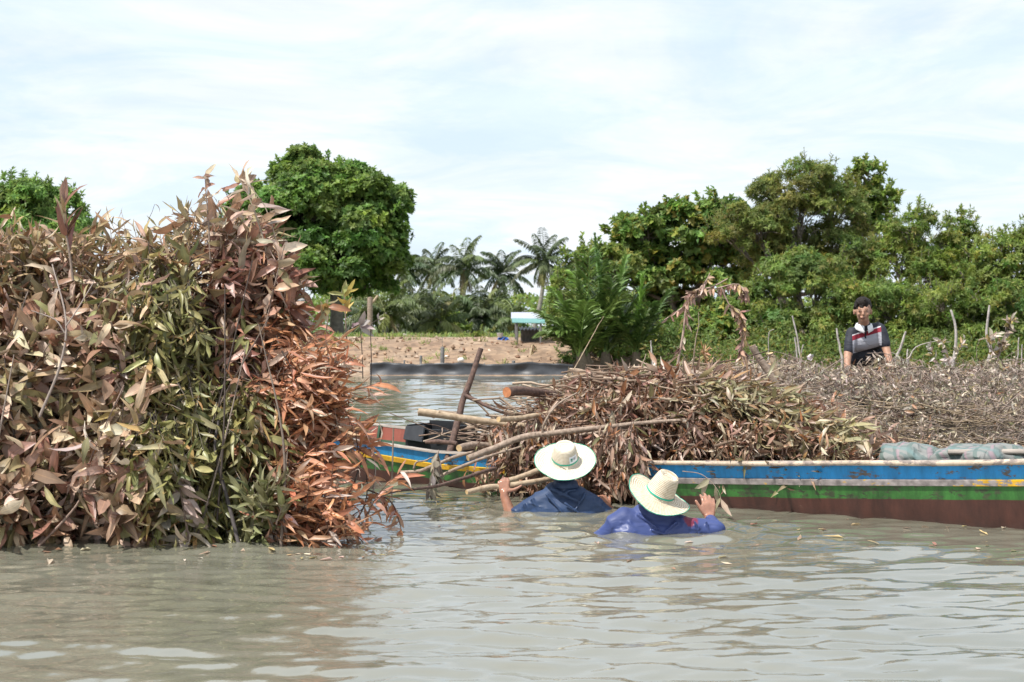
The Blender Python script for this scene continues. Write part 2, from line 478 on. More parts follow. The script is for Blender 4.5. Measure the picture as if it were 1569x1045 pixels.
BLUE = mat_paint('blue_paint', (0.014, 0.26, 0.60), amount=0.41, grime=.38)
GREENP = mat_paint('green_paint', (0.036, 0.155, 0.025), chip=(0.035, 0.05, 0.02), amount=0.43, grime=0.65)
BROWN = mat_paint('brown_paint', (0.070, 0.022, 0.014), chip=(0.13, 0.075, 0.05), amount=0.32, rough=0.45, grime=0.5)
YELLOW = mat_paint('yellow_paint', (0.72, 0.40, 0.015), chip=(0.27, 0.235, 0.225), amount=0.48, tinted=True)
REDIN = mat_paint('red_interior_paint', (0.27, 0.070, 0.045), chip=(0.2, 0.12, 0.09), amount=0.33)
GREENIN = mat_paint('green_interior_paint', (0.04, 0.09, 0.05), amount=0.36)
PALERAIL = mat_paint('pale_rail_wood', (0.55, 0.44, 0.33), chip=(0.26, 0.21, 0.18), amount=0.46, rough=0.7)
GREYWOOD = mat_bark('grey_wood', (0.18, 0.15, 0.13), (0.42, 0.37, 0.32), 18, stretch=(0.3, 0.3, 3))

P0 = np.array([-1.22, 12.0]); BD = unit(np.array([4.25, -2.93])); BN = np.array([-BD[1], BD[0]])
def B(s, q, z):
    """boat frame: s along the near waterline, q across (0 near side, 1 far side)"""
    p = P0 + BD * s + BN * q
    return np.array([p[0], p[1], z])

ZG_S = np.array([-3.2, -1.2, 0.0, 0.25, 0.8, 1.7, 2.74, 4.0, 5.15, 7.0, 8.2])
ZG_Z = np.array([0.52, 0.38, 0.322, 0.311, 0.268, 0.262, 0.284, 0.346, 0.412, 0.55, 0.66])
def zg(s): return np.interp(s, ZG_S, ZG_Z)
def taper(s):
    a = np.clip((s + 3.2) / 2.6, 0, 1); c = np.clip((8.2 - s) / 2.8, 0, 1)
    return 0.12 + 0.88 * np.sin(np.minimum(a, c) * np.pi / 2) ** 0.8
def QQ(q, s): return 0.5 + (q - 0.5) * taper(s)
def blue_d(s): return np.interp(s, [0, 3, 8], [0.088, 0.108, 0.118])

def gw(s): return .125 + .005 * mnoise.noise(Vector((s * 3.1, 0, 0))) + .003 * mnoise.noise(Vector((s * 11.0, 5, 0)))
base = B(2.5, 0.5, 0.0)
boat = thing('wooden_boat', base, 'long wooden boat with blue, yellow, green and brown painted bands, loaded with cut branches', 'boat')
SS = np.linspace(-3.2, 8.2, 115)
def side_q(z, s, far=False):
    z0 = zg(s)
    q = np.interp(z, [-0.30, -0.22, -0.10, 0.0, z0], [0.42, 0.22, 0.07, 0.0, -0.075])
    return 1 - q if far else q
mb = MB()
def grid(rows, mat, flip=False):
    A = np.array(rows); a, c = A.shape[:2]
    i = np.arange(a - 1)[:, None] * c + np.arange(c - 1)[None]
    f = np.stack([i, i + 1, i + 1 + c, i + c], -1).reshape(-1, 4)
    mb.add(A.reshape(-1, 3), f[:, ::-1] if flip else f, mat)
for far in (False, True):
    for k, mat in enumerate((0, 1, 2)):
        rows = []
        for s in SS:
            z0 = zg(s); bd = blue_d(s)
            lim = [(z0, z0 - bd), (z0 - bd - .0, z0 - bd - gw(s)), (z0 - bd - gw(s), -0.30)][k]
            rows.append([B(s, QQ(side_q(z, s, far), s), z) for z in np.linspace(lim[0], lim[1], 3 if k < 2 else 9)])
        grid(rows, mat, far)
    # inside skin
    for k, mat in enumerate((3, 4)):
        rows = []
        for s in SS:
            z0 = zg(s)
            lim = [(z0, z0 - .12), (z0 - .12, 0.02)][k]
            rows.append([B(s, QQ(side_q(z, s, far) + (-.03 if far else .03), s), z) for z in np.linspace(lim[0], lim[1], 3)])
        grid(rows, mat, not far)
    # gunwale cap
    rows = []
    for s in SS:
        z0 = zg(s)
        q0 = side_q(z0, s, far)
        d = -1 if far else 1
        rows.append([B(s, QQ(q0 - d * .012, s), z0 - .012), B(s, QQ(q0 - d * .012, s), z0 + .006), B(s, QQ(q0 + d * .036, s), z0 + .006), B(s, QQ(q0 + d * .036, s), z0 - .012)])
    grid(rows, 5, far)
# floor
rows = [[B(s, QQ(q, s), 0.03) for q in (0.02, .35, .65, .98)] for s in SS]
grid(rows, 4, True)
for s in (SS[0], SS[-1]):   # end transoms
    rows = [[B(s, QQ(side_q(z, s), s), z), B(s, QQ(side_q(z, s, True), s), z)] for z in np.linspace(zg(s), -0.3, 8)]
    grid(rows, 2, s > 0)
hull = mb.build('hull', [BLUE, GREENP, BROWN, REDIN, GREENIN, GREYWOOD], boat)
# rubbing strakes: paint survives only near the ends
for far in (False, True):
    mb = MB()
    rows = []; cols = []
    for s in SS:
        z1 = zg(s) - blue_d(s) - .001; z2 = z1 - .042
        e = (-.014 if not far else .014)
        rows.append([B(s, QQ(side_q(z1, s, far), s), z1), B(s, QQ(side_q(z1, s, far) + e, s), z1 - .004), B(s, QQ(side_q(z2, s, far) + e, s), z2 + .004), B(s, QQ(side_q(z2, s, far), s), z2)])
        yv = np.interp(s, [1.2, 2.4, 4.75, 5.3], [0.10, -.16, -.12, 0.08])
        cols += [[yv] * 3] * 4
    A = np.array(rows); a, c = A.shape[:2]
    i = np.arange(a - 1)[:, None] * c + np.arange(c - 1)[None]
    f = np.stack([i, i + 1, i + 1 + c, i + c], -1).reshape(-1, 4)
    mb.add(A.reshape(-1, 3), f[:, ::-1] if far else f, 0, np.array(cols))
    mb.build('rubbing_strake', YELLOW, boat, smooth=False)
# pale wooden rail lying along the near gunwale
mb = MB()
pts = np.array([B(s, QQ(side_q(zg(s), s) - .022, s), zg(s) - .008 + .003 * math.sin(s * 5)) for s in np.linspace(2.62, 7.6, 60)])
mb.tube(pts, np.linspace(.015, .021, 60), 10, 0)
mb.build('gunwale_rail', PALERAIL, boat)
# ribs inside and thwarts
for s in (-.6, .15, .75, 3.3, 3.75, 4.35, 4.95, 5.55):
    for far in (False, True):
        mb = MB()
        d = -1 if far else 1
        z0 = zg(s) - .004
        pts = [B(s, QQ(side_q(z, s, far) + d * .045, s), z) for z in np.linspace(z0, .03, 6)]
        mb.tube(pts, .018, 4, 0)
        mb.build('rib', GREENIN if s < 2 else REDIN, boat, smooth=False)
for s in (-.9, 4.15, 6.0):
    mb = MB()
    a, c = B(s, QQ(.0, s), zg(s) - .07), B(s, QQ(1., s), zg(s) - .07)
    for k in range(2):
        o_ = np.array([BD[0], BD[1], 0]) * (k * .1)
        u = np.array([BD[0], BD[1], 0]) * .045; v = np.array([0, 0, .012])
        q = [a + o_ + e1 * u + e2 * v for e1 in (-1, 1) for e2 in (-1, 1)] + [c + o_ + e1 * u + e2 * v for e1 in (-1, 1) for e2 in (-1, 1)]
        mb.add(q, [[0, 1, 3, 2], [4, 6, 7, 5], [0, 2, 6, 4], [1, 5, 7, 3], [0, 4, 5, 1], [2, 6, 7, 3]], 0)
    mb.build('thwart', GREYWOOD, boat, smooth=False)

# black plastic bin with its lid, in the boat
BLACKP = mat_plain('black_plastic', (0.022, 0.023, 0.026), 0.4, var=.3, scale=20)
binb = thing('plastic_bin', B(.25, .75, .05), 'open black plastic bin standing in the boat beside the orange leaves', 'bin')
mb = MB()
def bx(s0, s1, q0, q1, z0, z1):
    v = [B(s, q, z) for s in (s0, s1) for q in (q0, q1) for z in (z0, z1)]
    mb.add(v, [[0, 1, 3, 2], [4, 6, 7, 5], [0, 4, 5, 1], [2, 3, 7, 6], [0, 2, 6, 4], [1, 5, 7, 3]], 0)
bx(.0, .48, .62, .64, .045, .37); bx(.0, .48, .94, .96, .045, .42); bx(.0, .02, .641, .939, .045, .40); bx(.46, .48, .641, .939, .045, .40); bx(.021, .459, .641, .939, .045, .06)
mb.build('bin_body', BLACKP, binb, smooth=False)
mb = MB()
a = [B(.02, .58, .28), B(.26, .52, .27), B(.22, .60, .40), B(-.0, .64, .38)]
a = np.array(a); nn = unit(np.cross(a[1] - a[0], a[3] - a[0])) * .014
mb.add(np.vstack([a, a + nn]), [[0, 1, 2, 3], [7, 6, 5, 4], [0, 4, 5, 1], [1, 5, 6, 2], [2, 6, 7, 3], [3, 7, 4, 0]], 0)
mb.build('flap', BLACKP, binb, smooth=False)

# second boat, mostly under the grey brushwood
boat2 = thing('wooden_boat', (4.2, 13.5, 0), 'low wooden boat almost buried under grey brushwood, with a man standing in it', 'boat')
mb = MB()
def B2(s, q, z): return np.array([1.0 + s * .998, 13.75 - s * .06 + q, z])
def tp2(s): return 0.15 + 0.85 * math.sin(min(s, 7.4 - s, 2.0) / 2.0 * math.pi / 2) if 0 < s < 7.4 else .15
S2 = np.linspace(0, 7.4, 50)
for sg in (-1, 1):
    for k, (za, zb, qa, qb, mat) in enumerate(((.42, .25, .78, .75, 0), (.25, -.25, .75, .45, 1))):
        rows = [[B2(s, sg * tp2(s) * qa, za + .12 * (abs(s - 3.7) / 3.7) ** 3), B2(s, sg * tp2(s) * qb, zb)] for s in S2]
        grid(rows, mat, sg > 0)
    rows = [[B2(s, sg * tp2(s) * .74, .42 + .12 * (abs(s - 3.7) / 3.7) ** 3), B2(s, sg * tp2(s) * .68, .06)] for s in S2]
    grid(rows, 1, sg < 0)
    rows = [[B2(s, sg * tp2(s) * .80, .425 + .12 * (abs(s - 3.7) / 3.7) ** 3), B2(s, sg * tp2(s) * .72, .425 + .12 * (abs(s - 3.7) / 3.7) ** 3)] for s in S2]
    grid(rows, 2, sg < 0)
rows = [[B2(s, -tp2(s) * .7, .06), B2(s, tp2(s) * .7, .06)] for s in S2]
grid(rows, 1, True)
mb.build('hull', [GREYWOOD, BROWN, GREYWOOD], boat2)
# ------------------------------------------------------------------ heaps of cut branches
def pick(rng, pal, var=.16):
    ws = np.array([p[0] for p in pal]); k = rng.choice(len(pal), p=ws / ws.sum())
    return np.array(pal[k][1]) * (1 + rng.normal(0, var)) * (1 + rng.normal(0, .05, 3))

def sprig(mb, bag, rng, base, d, Ls, nleaf, pal, Lr, Wr, sweep=None, spread=0.9, droop=0.0, rad=.004, stemcol=(.30, .24, .20), curl=(-.9, .9), bend=.25, roll=1.0):
    """a leafy twig: bent stem plus blades set along it"""
    d = unit(d); side = unit(np.cross(d, rng.normal(0, 1, 3)))
    pts = spline([base, base + d * Ls * .5 + side * Ls * bend * rng.uniform(.2, .6) , base + d * Ls + side * Ls * bend * rng.uniform(-.3, .3) + np.array([0, 0, -droop * Ls])], 6)
    mb.tube(pts, np.linspace(rad, rad * .35, 6), 4, 1, stemcol, caps=False)
    ref = unit(np.cross(d, [0.3, -1, .2])); r2 = np.cross(d, ref)
    for k in range(nleaf):
        u = (k + rng.uniform(.1, .9)) / nleaf
        x = u * 5; i = min(int(x), 4)
        p = pts[i] * (1 - (x - i)) + pts[i + 1] * (x - i)
        t = unit(pts[min(i + 1, 5)] - pts[i])
        ph = k * 2.4 + rng.normal(0, .5)
        o = ref * math.cos(ph) + r2 * math.sin(ph)
        ld = unit(t * rng.uniform(.35, 1.0) + o * spread + rng.normal(0, .25, 3))
        if sweep is not None:
            w = sweep[3]
            ld = unit(ld * (1 - w) + np.array(sweep[:3]) * w + rng.normal(0, .18, 3))
        nr = unit(np.array([0, -.55, .75]) + rng.normal(0, .55 * roll, 3))
        L = rng.uniform(*Lr) * rng.choice([.55, .8, 1, 1, 1.1])
        dry = rng.random() < .3
        bag.add(p, ld, nr, L, rng.uniform(*Wr) * (.6 + .4 * L / Lr[1]) * (.6 if dry else 1), rng.uniform(*curl) * (2.6 if dry else 1.25), rng.normal(0, .14), rng.normal(0, .9), pick(rng, pal))

MAUVE = [(3, (0.3812, 0.2438, 0.1662)), (3, (0.4918, 0.3474, 0.2493)), (2, (0.3074, 0.1707, 0.1128)), (1.8, (0.6148, 0.4754, 0.3562)), (2, (0.332, 0.262, 0.1425)), (1, (0.75, 0.6217, 0.4868)), (0.7, (0.2582, 0.2255, 0.1128)), (0.6, (0.4181, 0.3779, 0.3087))]
KHAKI = [(3, (0.3565, 0.2632, 0.1375)), (2, (0.4485, 0.3248, 0.198)), (1.5, (0.253, 0.2072, 0.0935)), (1.5, (0.3795, 0.224, 0.132)), (1, (0.552, 0.4256, 0.297)), (1, (0.299, 0.1568, 0.077))]
OLIVE = [(4, (0.2359, 0.2233, 0.084)), (2, (0.1814, 0.1781, 0.063)), (2, (0.3266, 0.2948, 0.126)), (1.3, (0.4355, 0.3763, 0.1995)), (0.9, (0.4113, 0.2634, 0.1155))]
WINE = [(3, (.27, .135, .095)), (2, (.35, .20, .145)), (2, (.20, .09, .06)), (1.4, (.46, .33, .26)), (1, (.30, .21, .12))]
RUST = [(4, (0.4763, 0.2286, 0.1238)), (3, (0.3987, 0.1715, 0.0874)), (2, (0.5538, 0.3302, 0.2038)), (1, (0.3102, 0.127, 0.0655)), (1, (0.6425, 0.508, 0.4077)), (0.8, (0.396, 0.231, 0.14))]
FRESH = [(3, (.245, .235, .115)), (2, (.18, .185, .075)), (1, (.34, .32, .20))]

TOPX = [-260, -100, 0, 50, 100, 150, 200, 240, 275, 300, 330, 365, 400, 425, 445, 470, 500, 530, 560, 590, 610]
TOPY = [380, 360, 352, 350, 356, 362, 350, 352, 352, 322, 315, 325, 345, 395, 485, 525, 495, 520, 555, 600, 830]
RIGHTY = [480, 540, 580, 620, 660, 700, 740, 790, 830]
RIGHTX = [530, 574, 590, 584, 572, 560, 568, 584, 580]

def heap_Y(px, py, u):
    """front skin of the heap leans back with height; u = how deep behind the skin"""
    v = np.clip((832 - py) / 480.0, 0, 1.1)
    return 8.5 + 0.75 * v ** 1.4 + .10 * math.sin(px * .021) + .08 * math.sin(py * .03 + px * .013) + u

def zone_of(px, py, rng):
    ln = 300 - (py - 480) * .02      # olive band
    if px > 384 + (py - 560) * .05 + rng.normal(0, 12) and py > 490: return 'rust'
    if px > 300 + rng.normal(0, 12) and py < 560 + rng.normal(0, 25): return 'wine' if py > 360 or px > 360 else 'mauve'
    if px > 206 + (py - 600) * .16 + rng.normal(0, 14) and py > 430 + rng.normal(0, 20): return 'olive'
    if py < 465 + rng.normal(0, 22): return 'khaki'
    if 205 < px < 290 and 590 < py < 690 and rng.random() < .75: return 'rust'
    return 'mauve'

rng = np.random.default_rng(21)
heaps = {k: (MB(), Leaves()) for k in ('mauve', 'olive', 'rust')}
HOME = {'mauve': 'mauve', 'khaki': 'mauve', 'wine': 'mauve', 'olive': 'olive', 'rust': 'rust'}
n_done = 0
while n_done < 2150:
    px = rng.uniform(-200, 600); py = rng.uniform(330, 838)
    if py < np.interp(px, TOPX, TOPY) + np.interp(px, [0, 330, 400, 460], [42, 30, 60, 45]) - rng.exponential(9): continue
    if py > 480 and px > np.interp(py, RIGHTY, RIGHTX) - 92 + rng.exponential(18): continue
    if px < 370 and rng.random() < .22: continue
    n_done += 1
    u = rng.exponential(.16) if rng.random() < .8 else rng.uniform(.3, 1.4)
    z = zone_of(px, py, rng)
    Y = heap_Y(px, py, u * (.6 if z == 'olive' else 1) - (.05 if z == 'olive' else 0))
    p = P(px, py, Y); p[2] = max(p[2], -.02)
    mbz, bag = heaps[HOME[z]]
    top = py < np.interp(px, TOPX, TOPY) + 80
    if z == 'mauve':
        d = unit([rng.normal(.1, .6), rng.normal(-.35, .4), rng.normal(.25, .6)])
        sprig(mbz, bag, rng, p - d * .12, d, rng.uniform(.25, .42), rng.integers(5, 10), MAUVE, (.13, .25), (.045, .088), (.35, -.3, -.35, .4), rad=.005)
    elif z == 'khaki':
        d = unit([rng.normal(.25, .6), rng.normal(-.2, .4), rng.normal(.35 if top else .1, .5)])
        sprig(mbz, bag, rng, p - d * .15, d, rng.uniform(.25, .42), rng.integers(9, 15), KHAKI if rng.random() < .75 else MAUVE, (.11, .20), (.02, .048), (.3, -.2, .05, .3), rad=.004)
    elif z == 'wine':
        d = unit([rng.normal(.3, .4), rng.normal(-.3, .3), rng.normal(.5, .4)])
        sprig(mbz, bag, rng, p - d * .12, d, rng.uniform(.25, .40), rng.integers(6, 11), WINE if py > 400 else MAUVE, (.14, .24), (.038, .066), (.55, -.25, -.35, .5), rad=.005)
    elif z == 'olive':
        d = unit([rng.normal(.1, .3), rng.normal(-.3, .3), rng.normal(-.75, .35)])
        sprig(mbz, bag, rng, p - d * .15, d, rng.uniform(.3, .5), rng.integers(9, 15), OLIVE if (py < 745 or px < 375) else FRESH, (.12, .21), (.024, .044), (.15, -.25, -.8, .35), rad=.004, stemcol=(.17, .15, .12))
    else:
        d = unit([rng.normal(.25, .35), rng.normal(-.25, .3), rng.normal(.5, .5)])
        sprig(mbz, bag, rng, p - d * .15, d, rng.uniform(.28, .45), rng.integers(10, 17), RUST, (.13, .20), (.022, .037), (.82, -.22, -.22, .62), rad=.004, stemcol=(.16, .10, .08), roll=.7)
# fresh pale shoots low in front of the olive leaves
for k in range(16):
    p = P(rng.uniform(385, 448), rng.uniform(765, 828), rng.uniform(8.38, 8.6))
    mbz, bag = heaps['olive']
    sprig(mbz, bag, rng, p, unit([rng.normal(0, .4), -.3, 1]), .16, 8, FRESH, (.12, .19), (.028, .042), (0, -.2, .5, .2), rad=.005)
# bare twigs and wisps through the skin and along the top
for k in range(300):
    px = rng.uniform(-150, 545); top_ = np.interp(px, TOPX, TOPY) + 30
    py = top_ + (rng.uniform(-15, 30) if k % 3 == 0 else rng.uniform(10, 470))
    if py > 815 or (px > 420 and py < 540): continue
    p = P(px, py, heap_Y(px, py, rng.uniform(-.06, .12))); d = unit([rng.normal(.2, .6), rng.normal(-.2, .3), rng.normal(.5, .6)])
    z = 'rust' if px > 385 else ('olive' if px > 260 and py > 480 else 'mauve'); L = rng.uniform(.12, .4)
    pts = wobble(spline([p - d * L / 2, p + rng.normal(0, .03, 3), p + d * L / 2 + rng.normal(0, .05, 3)], 8), .015, rng)
    pts[:, 2] = np.maximum(pts[:, 2], .01)
    heaps[z][0].tube(pts, np.linspace(rng.uniform(.002, .005), .0012, 8), 4, 1, np.array([(.10, .075, .06), (.26, .2, .16), (.40, .33, .28)][rng.integers(3)]), caps=False)
    if k % 3 == 0:
        for j in range(rng.integers(3, 8)):
            q = pts[rng.integers(2, 8)]; heaps[z][1].add(q, unit(rng.normal(0, 1, 3) + [0, 0, .2]), rng.normal(0, .5, 3) + [0, -.6, .6], rng.uniform(.04, .13), rng.uniform(.008, .024), rng.uniform(-2, 2), 0, rng.normal(0, 1), pick(rng, KHAKI if z != 'rust' else RUST))
for k in range(150):
    px, py = rng.uniform(-60, 205), rng.uniform(500, 815)
    d = unit([rng.normal(.3, .5), rng.normal(-.4, .3), rng.normal(.3, .5)])
    sprig(heaps['mauve'][0], heaps['mauve'][1], rng, P(px, py, heap_Y(px, py, -.04)) - d * .12, d, rng.uniform(.22, .36), rng.integers(4, 8), MAUVE, (.18, .29), (.055, .095), (.55, -.25, -.45, .5), rad=.005)
# back and core of the heap: longer upright branches
for k in range(420):
    x = rng.uniform(-3.2, -.85); yb = rng.uniform(8.9, 11.0)
    px = 784.5 + F * x / yb
    ztop = min(1.75, CAMZ - (np.interp(px, TOPX, TOPY) + 30 - 500) / F * (yb + .2)) * rng.uniform(.2, .92)
    if ztop < .1 or px > 440: continue
    p = np.array([x, yb, ztop - .25]); z = 'rust' if px > 395 else ('olive' if px > 260 else 'mauve')
    mbz, bag = heaps[z]
    sprig(mbz, bag, rng, p, unit([rng.normal(0, .4), rng.normal(.3, .5), rng.normal(.5, .4)]), .4, 10, {'mauve': MAUVE, 'olive': OLIVE, 'rust': RUST}[z], (.13, .22), (.03, .06), rad=.005)
# stems rising out of the water through the heap
for k in range(50):
    x0 = rng.uniform(-200, 560); Y = rng.uniform(8.5, 9.8) if k > 9 else rng.uniform(8.38, 8.6)
    a = P(x0, 840, Y); a[2] = -.15
    x1 = x0 + rng.normal(40, 60)
    y1 = max(np.interp(x1, TOPX, TOPY) + rng.uniform(10, 240), 340)
    c = P(min(x1, 560), y1, Y + rng.uniform(0, .5))
    mid = (a + c) / 2 + rng.normal(0, .07, 3)
    z = 'rust' if x0 > 380 else ('olive' if x0 > 250 else 'mauve')
    col = np.array([(.09, .07, .06), (.20, .16, .13), (.36, .30, .26)][rng.integers(3)])
    heaps[z][0].tube(spline([a, mid, c], 12), np.linspace(rng.uniform(.007, .014), .003, 12), 5, 1, col, caps=False)
HLAB = {'mauve': ('heap of cut branches with broad grey-brown and mauve dried leaves standing in the water', 'broad_leaf_brushwood'),
        'olive': ('band of drooping olive-green narrow leaves between the grey-brown and the rust-orange foliage', 'olive_leaf_brushwood'),
        'rust': ('rust-orange dried leafy branches heaped in the water in front of the boat', 'rust_leaf_brushwood')}
for z, (mbz, bag) in heaps.items():
    print('heap', z, bag.count())
    bag.flush(mbz, 5 if z == 'mauve' else 4)
    tag(mbz.build(HLAB[z][1], [LEAF, TWIG]), HLAB[z][0], 'brushwood', kind='stuff')

# ---- single branches that stand out of the heap
def branch_thing(name, label, path, r0, r1, leaves_at, pal, Lr, Wr, barkc=(.3, .24, .2), seed=0, spreadv=.9, sweep=None, curl=(-1.2, 1.2), dirs=None, cat='branch', extra=None, nseg=16, group=None):
    rg = np.random.default_rng(seed)
    pts = spline(path, nseg)
    t = thing(name, pts[0], label, cat, group)
    mb = MB(); mb.tube(pts, np.linspace(r0, r1, nseg), 6, 0, barkc)
    if extra:
        for e in extra: mb.tube(spline(e, 10), np.linspace(r1 * 1.3, r1 * .6, 10), 5, 0, barkc)
    mb.build('stem', TWIG, t)
    if leaves_at:
        bag = Leaves()
        allp = [pts] + ([spline(e, 16) for e in extra] if extra else [])
        for (ci, u, n, rad) in leaves_at:
            for k in range(n):
                pp = allp[ci]; x = np.clip(u + rg.normal(0, rad), 0, 1) * (len(pp) - 1); i = min(int(x), len(pp) - 2)
                p = pp[i] + (pp[i + 1] - pp[i]) * (x - i); tt = unit(pp[i + 1] - pp[i])
                ld = unit(tt * .4 + rg.normal(0, spreadv, 3))
                if sweep is not None: ld = unit(ld * (1 - sweep[3]) + np.array(sweep[:3]) * sweep[3] + rg.normal(0, .2, 3))
                bag.add(p, ld, unit(np.array([0, -.8, .4]) + rg.normal(0, .5, 3)), rg.uniform(*Lr), rg.uniform(*Wr), rg.uniform(*curl), rg.normal(0, .15), rg.normal(0, .8), pick(rg, pal))
        mb2 = MB(); bag.flush(mb2, 5); mb2.build('leaves', LEAF, t)
    return t

Q = lambda L: [P(*a) for a in L]
branch_thing('leafy_branch', 'upright tuft of long curled brown leaves poking above the heap against the sky', Q([(112, 430, 9.0), (106, 385, 9.0), (100, 350, 9.0), (97, 318, 9.0)]), .008, .004,
             [(0, .5, 4, .1), (0, .7, 5, .08), (0, .9, 5, .03)], WINE, (.14, .24), (.026, .045), seed=3, sweep=(.05, -.1, .9, .68))
branch_thing('leafy_branch', 'thin upright sprig with small shrivelled leaves rising highest beside the green tree', Q([(322, 400, 9.1), (320, 350, 9.1), (316, 300, 9.1), (314, 268, 9.1)]), .006, .003,
             [(0, .4, 7, .1), (0, .7, 8, .1), (0, .97, 6, .03)], MAUVE, (.06, .13), (.02, .04), seed=4)
branch_thing('leafy_branch', 'long arching pale stem with sparse curled leaves hanging in front of the green tree', Q([(412, 520, 9.1), (418, 470, 9.1), (408, 385, 9.1), (385, 310, 9.1), (366, 272, 9.1)]), .008, .004,
             [(0, .15, 5, .06), (0, .5, 5, .1), (0, .75, 6, .1), (0, .93, 9, .05), (1, .5, 8, .2), (1, .9, 3, .05)], MAUVE, (.08, .19), (.02, .05), barkc=(.42, .36, .28), seed=5, sweep=(.5, -.2, -.3, .25),
             extra=[Q([(418, 470, 9.1), (428, 430, 9.05), (425, 380, 9.05), (408, 320, 9.05), (378, 280, 9.05)])])
branch_thing('leafy_branch', 'small pink-brown broad leaves on a stem below the large green tree', Q([(400, 540, 8.95), (408, 495, 8.95), (420, 440, 8.95), (436, 375, 8.95)]), .007, .003,
             [(0, .3, 4, .1), (0, .6, 5, .1), (0, .9, 6, .06)], MAUVE, (.12, .2), (.04, .07), seed=6, sweep=(.7, -.2, -.2, .4))
branch_thing('leafy_branch', 'yellow-tipped twig with curled leaves standing above the rust-orange foliage', Q([(480, 560, 9.0), (497, 520, 9.0), (503, 480, 9.0), (500, 462, 9.0)]), .005, .003,
             [(0, .4, 6, .15), (0, .8, 10, .12)], [(2, (.42, .30, .10)), (2, (.5, .4, .25)), (2, (.36, .17, .08))], (.09, .16), (.025, .05), seed=7)
branch_thing('leafy_branch', 'slender yellow-green sprig with two upright leaves, beside the shrivelled grey pods', Q([(533, 545, 9.1), (530, 500, 9.1), (529, 470, 9.1), (527, 452, 9.1)]), .005, .0025,
             [(0, .5, 5, .2), (0, .95, 5, .05)], [(2, (.42, .32, .08)), (1, (.4, .38, .15))], (.07, .13), (.02, .035), seed=8, sweep=(.1, 0, .9, .45))
branch_thing('dry_twig', 'dark thin twig ending in rolled-up grey leaves like pods, against the earth bank', Q([(556, 580, 9.2), (555, 545, 9.2), (553, 515, 9.2), (551, 494, 9.2)]), .0035, .002,
             [(0, .93, 5, .04)], [(1, (.42, .36, .33))], (.10, .15), (.03, .045), barkc=(.06, .045, .04), seed=9, sweep=(.5, 0, -.7, .4), curl=(-.2, .2))
branch_thing('dry_twig', 'dark bare twig tipped with a small curled shoot, rising over the rust-orange leaves', Q([(568, 600, 9.15), (569, 555, 9.15), (568, 505, 9.15), (572, 494, 9.15), (582, 489, 9.15)]), .003, .0025,
             [(0, .98, 3, .02)], [(1, (.5, .44, .38))], (.03, .06), (.012, .02), barkc=(.06, .045, .04), seed=10)
branch_thing('leafy_branch', 'drooping rust-orange twig whose leaves touch the water at the tip of the heap', Q([(545, 745, 8.9), (575, 755, 8.9), (600, 770, 8.85), (612, 800, 8.8), (616, 822, 8.8)]), .006, .002,
             [(0, .35, 5, .1), (0, .6, 7, .1), (0, .85, 9, .1)], RUST, (.09, .15), (.018, .03), barkc=(.12, .08, .06), seed=11, sweep=(-.35, -.1, -.8, .5))
branch_thing('leafy_branch', 'half-submerged orange twig at the foot of the heap with leaves dipping under', Q([(520, 840, 8.75), (545, 800, 8.75), (562, 760, 8.8), (560, 700, 8.9)]), .007, .003,
             [(0, .2, 6, .1), (0, .5, 8, .2), (0, .85, 8, .1)], RUST, (.10, .17), (.02, .034), barkc=(.1, .07, .06), seed=12, sweep=(.5, -.2, -.5, .5))
branch_thing('bamboo_stick', 'thin straight grey stick stuck upright in the water in front of the boat', Q([(599, 785, 10.9), (601, 720, 10.9), (603, 655, 10.9)]), .008, .006, None, None, None, None, barkc=(.36, .30, .24), cat='stick')
branch_thing('bare_stem', 'dark slanting stem rising from the water among olive leaves', Q([(366, 835, 8.42), (350, 770, 8.5), (330, 690, 8.55), (336, 640, 8.6)]), .013, .008, None, None, None, None, barkc=(.10, .09, .09), cat='stem')
branch_thing('bare_stem', 'pale forked stem crossing the grey-brown leaves high in the heap', Q([(60, 640, 8.55), (92, 560, 8.55), (101, 490, 8.6), (80, 405, 8.75)]), .009, .004, None, None, None, None, barkc=(.36, .31, .28), cat='stem', extra=[Q([(99, 510, 8.58), (85, 490, 8.58), (60, 480, 8.6), (48, 476, 8.6)]), Q([(101, 500, 8.58), (115, 480, 8.58), (130, 455, 8.6), (145, 430, 8.65)])])
branch_thing('bare_stem', 'thin brown stem leaning out of the water under a fan of pale leaves', Q([(58, 838, 8.35), (100, 795, 8.35), (125, 760, 8.38), (138, 705, 8.42), (190, 590, 8.5)]), .008, .004,
             [(0, .5, 8, .08), (0, .7, 5, .1)], MAUVE, (.15, .22), (.05, .07), barkc=(.3, .22, .18), cat='stem', seed=14, sweep=(.9, -.2, -.1, .6))
branch_thing('bare_stem', 'brown stem with stacked pale drooping leaves, bent over the waterline', Q([(290, 838, 8.36), (285, 800, 8.36), (276, 750, 8.38), (271, 712, 8.4)]), .008, .005,
             [(0, .3, 8, .15), (0, .7, 14, .15)], [(2, (.42, .34, .27)), (1, (.5, .40, .32)), (1, (.3, .22, .16))], (.13, .2), (.04, .06), barkc=(.2, .15, .12), cat='stem', seed=15, sweep=(.2, -.3, -.6, .4))
